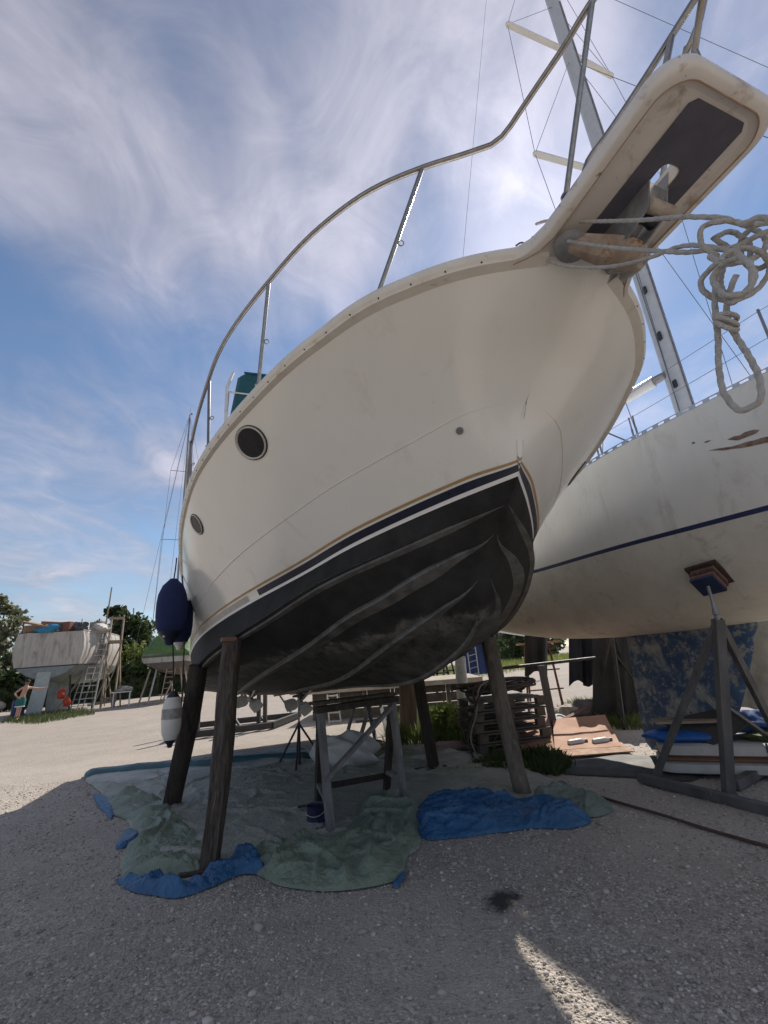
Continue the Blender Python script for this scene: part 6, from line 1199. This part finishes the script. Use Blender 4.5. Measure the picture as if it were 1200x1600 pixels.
single('blue_sheet', lump(e1+ux*.35+uy*.35+[0, 0, .30], (.75, .5, .16), 111, 18, .4), mat('bright_blue', (.015, .12, .42), (.01, .085, .32), 4, .45), 'bright blue plastic sheet lying on the white cushions', 'plastic sheet', angle=180)
single('green_cloth', lump(e1+ux*1.15+uy*.35+[0, 0, .32], (.6, .4, .10), 113, 16, .4), mat('olive_cloth', (.07, .10, .035), None, 5, .9), 'olive cloth folded on the right of the white cushions', 'cloth')
single('blue_cloth', lump(e1+ux*1.05+uy*.55+[0, 0, .38], (.6, .4, .2), 115, 16, .5), mat('blue_cloth', (.02, .07, .24), (.06, .10, .2), 5, .8), 'blue cloth bunched behind the stand leg', 'cloth')
single('grey_sheet', slab([e1+ux*.10+uy*.3+[0, 0, .50], e1+ux*.55+uy*.02+[0, 0, .30], e1+ux*.95+uy*.25+[0, 0, .47], e1+ux*.85+uy*.6+[0, 0, .60]], .02), mat('grey_panel', (.06, .055, .052), (.045, .042, .04), 6, .85), 'dark grey stiff sheet lying over the cushions', 'sheet', smooth=False)
single('pale_shelf', MB().bar(gp(1040, 1205)+[0, 0, .52], gp(1140, 1205)+[0, 0, .52], .3, .025), WOODL, 'thin pale board in front of the blue keel', 'board', smooth=False)
single('green_tub', MB().lathe([(0, 0), (.2, 0), (.24, .22), (.26, .24), (.22, .24), (.19, .03), (0, .03)], gp(1205, 1208), (0, 0, 1), 20), mat('tub_green', (.03, .12, .09), None, 5, .5), 'green plastic tub at the right edge behind the stand', 'tub')
single('dark_back_board', MB().box(gp(1190, 1190)+[0, .4, .2], (1.4, .04, .4)), mat('grey_board2', (.10, .095, .09), None, 5, .8), 'grey board standing behind the green tub', 'board', smooth=False)
# far side of the yard
tree(gfar(815, 60), 5.0, 6., 'green tree across the field right of the prop', LEAFM, 41, 30, 140, .2, .1); tree(gfar(845, 75), 7.0, 7., 'taller far tree left of the black cover', LEAFM, 42, 30, 140, .24, .1); tree(gfar(790, 85), 6.0, 8., 'distant tree behind the white tent', LEAFP, 43, 30, 120, .26, .1)
grass([(640, 1062), (660, 1050), (900, 1022), (905, 1032), (760, 1058)], 9000, .5, 'sunny meadow strip beyond the yard', leafmat('meadow', (.19, .23, .05), (.25, .28, .08)), 9)
a = gfar(742, 26); BT = thing('blue_wrapped_tower', 'blue tarp wrapped scaffold tower far behind the white post', 'scaffold', a); MB().grid(np.array([[a+np.array([x+.03*math.sin(z*4+x*9), .06*math.sin(x*14+z), z]) for x in np.linspace(-.75, .85, 16)] for z in np.linspace(.3, 2.6, 10)])).build('tarp', mat('tarp_royal', (.012, .04, .16), None, 4, .6), BT)
for x in (-.35, .1): MB().tube([a+[x, -.3, 0], a+[x, -.3, 2.7]], .03, 6).build('pole', ALUL, BT)
for z in np.arange(.3, 2.6, .32): MB().tube([a+[-.35, -.3, z], a+[.1, -.3, z+.1]], .022, 5).build('rung', ALUL, BT)
a = gfar(785, 24); single('white_tent', MB().grid(np.array([[a+np.array([x, y, 2.2+.7*(1-abs(x)/2.0)]) for x in np.linspace(-2, 2, 9)] for y in (0, 2.5)])).grid(np.array([[a+np.array([x, 0, 2.2-dz+.7*(1-abs(x)/2.0)*(1-dz)]) for x in np.linspace(-2, 2, 9)] for dz in (0, .35)])).tube([a+[-1.9, 0, 0], a+[-1.9, 0, 2.2]], .04).tube([a+[1.9, 0, 0], a+[1.9, 0, 2.2]], .04), STRW, 'white canopy tent beyond the right prop', 'tent', angle=20)
for i, (px, D) in enumerate(((668, 19), (690, 18), (700, 20))):
    a = gfar(px, D); T_ = thing('cradle_frame', ('leftmost dark frame beyond the landing stage', 'middle dark frame beyond the landing stage', 'rightmost dark frame beyond the landing stage')[i], 'frame', a, 'dark frames beyond the landing stage'); 
    for x in (-.3, .3): MB().bar(a+[x, 0, 0], a+[x*.3, 0, 1.7], .07, .06).build('leg', IRON, T_, smooth=False)
    MB().bar(a+[-.25, 0, .8], a+[.25, 0, .8], .06, .06).build('cross_bar', IRON, T_, smooth=False)
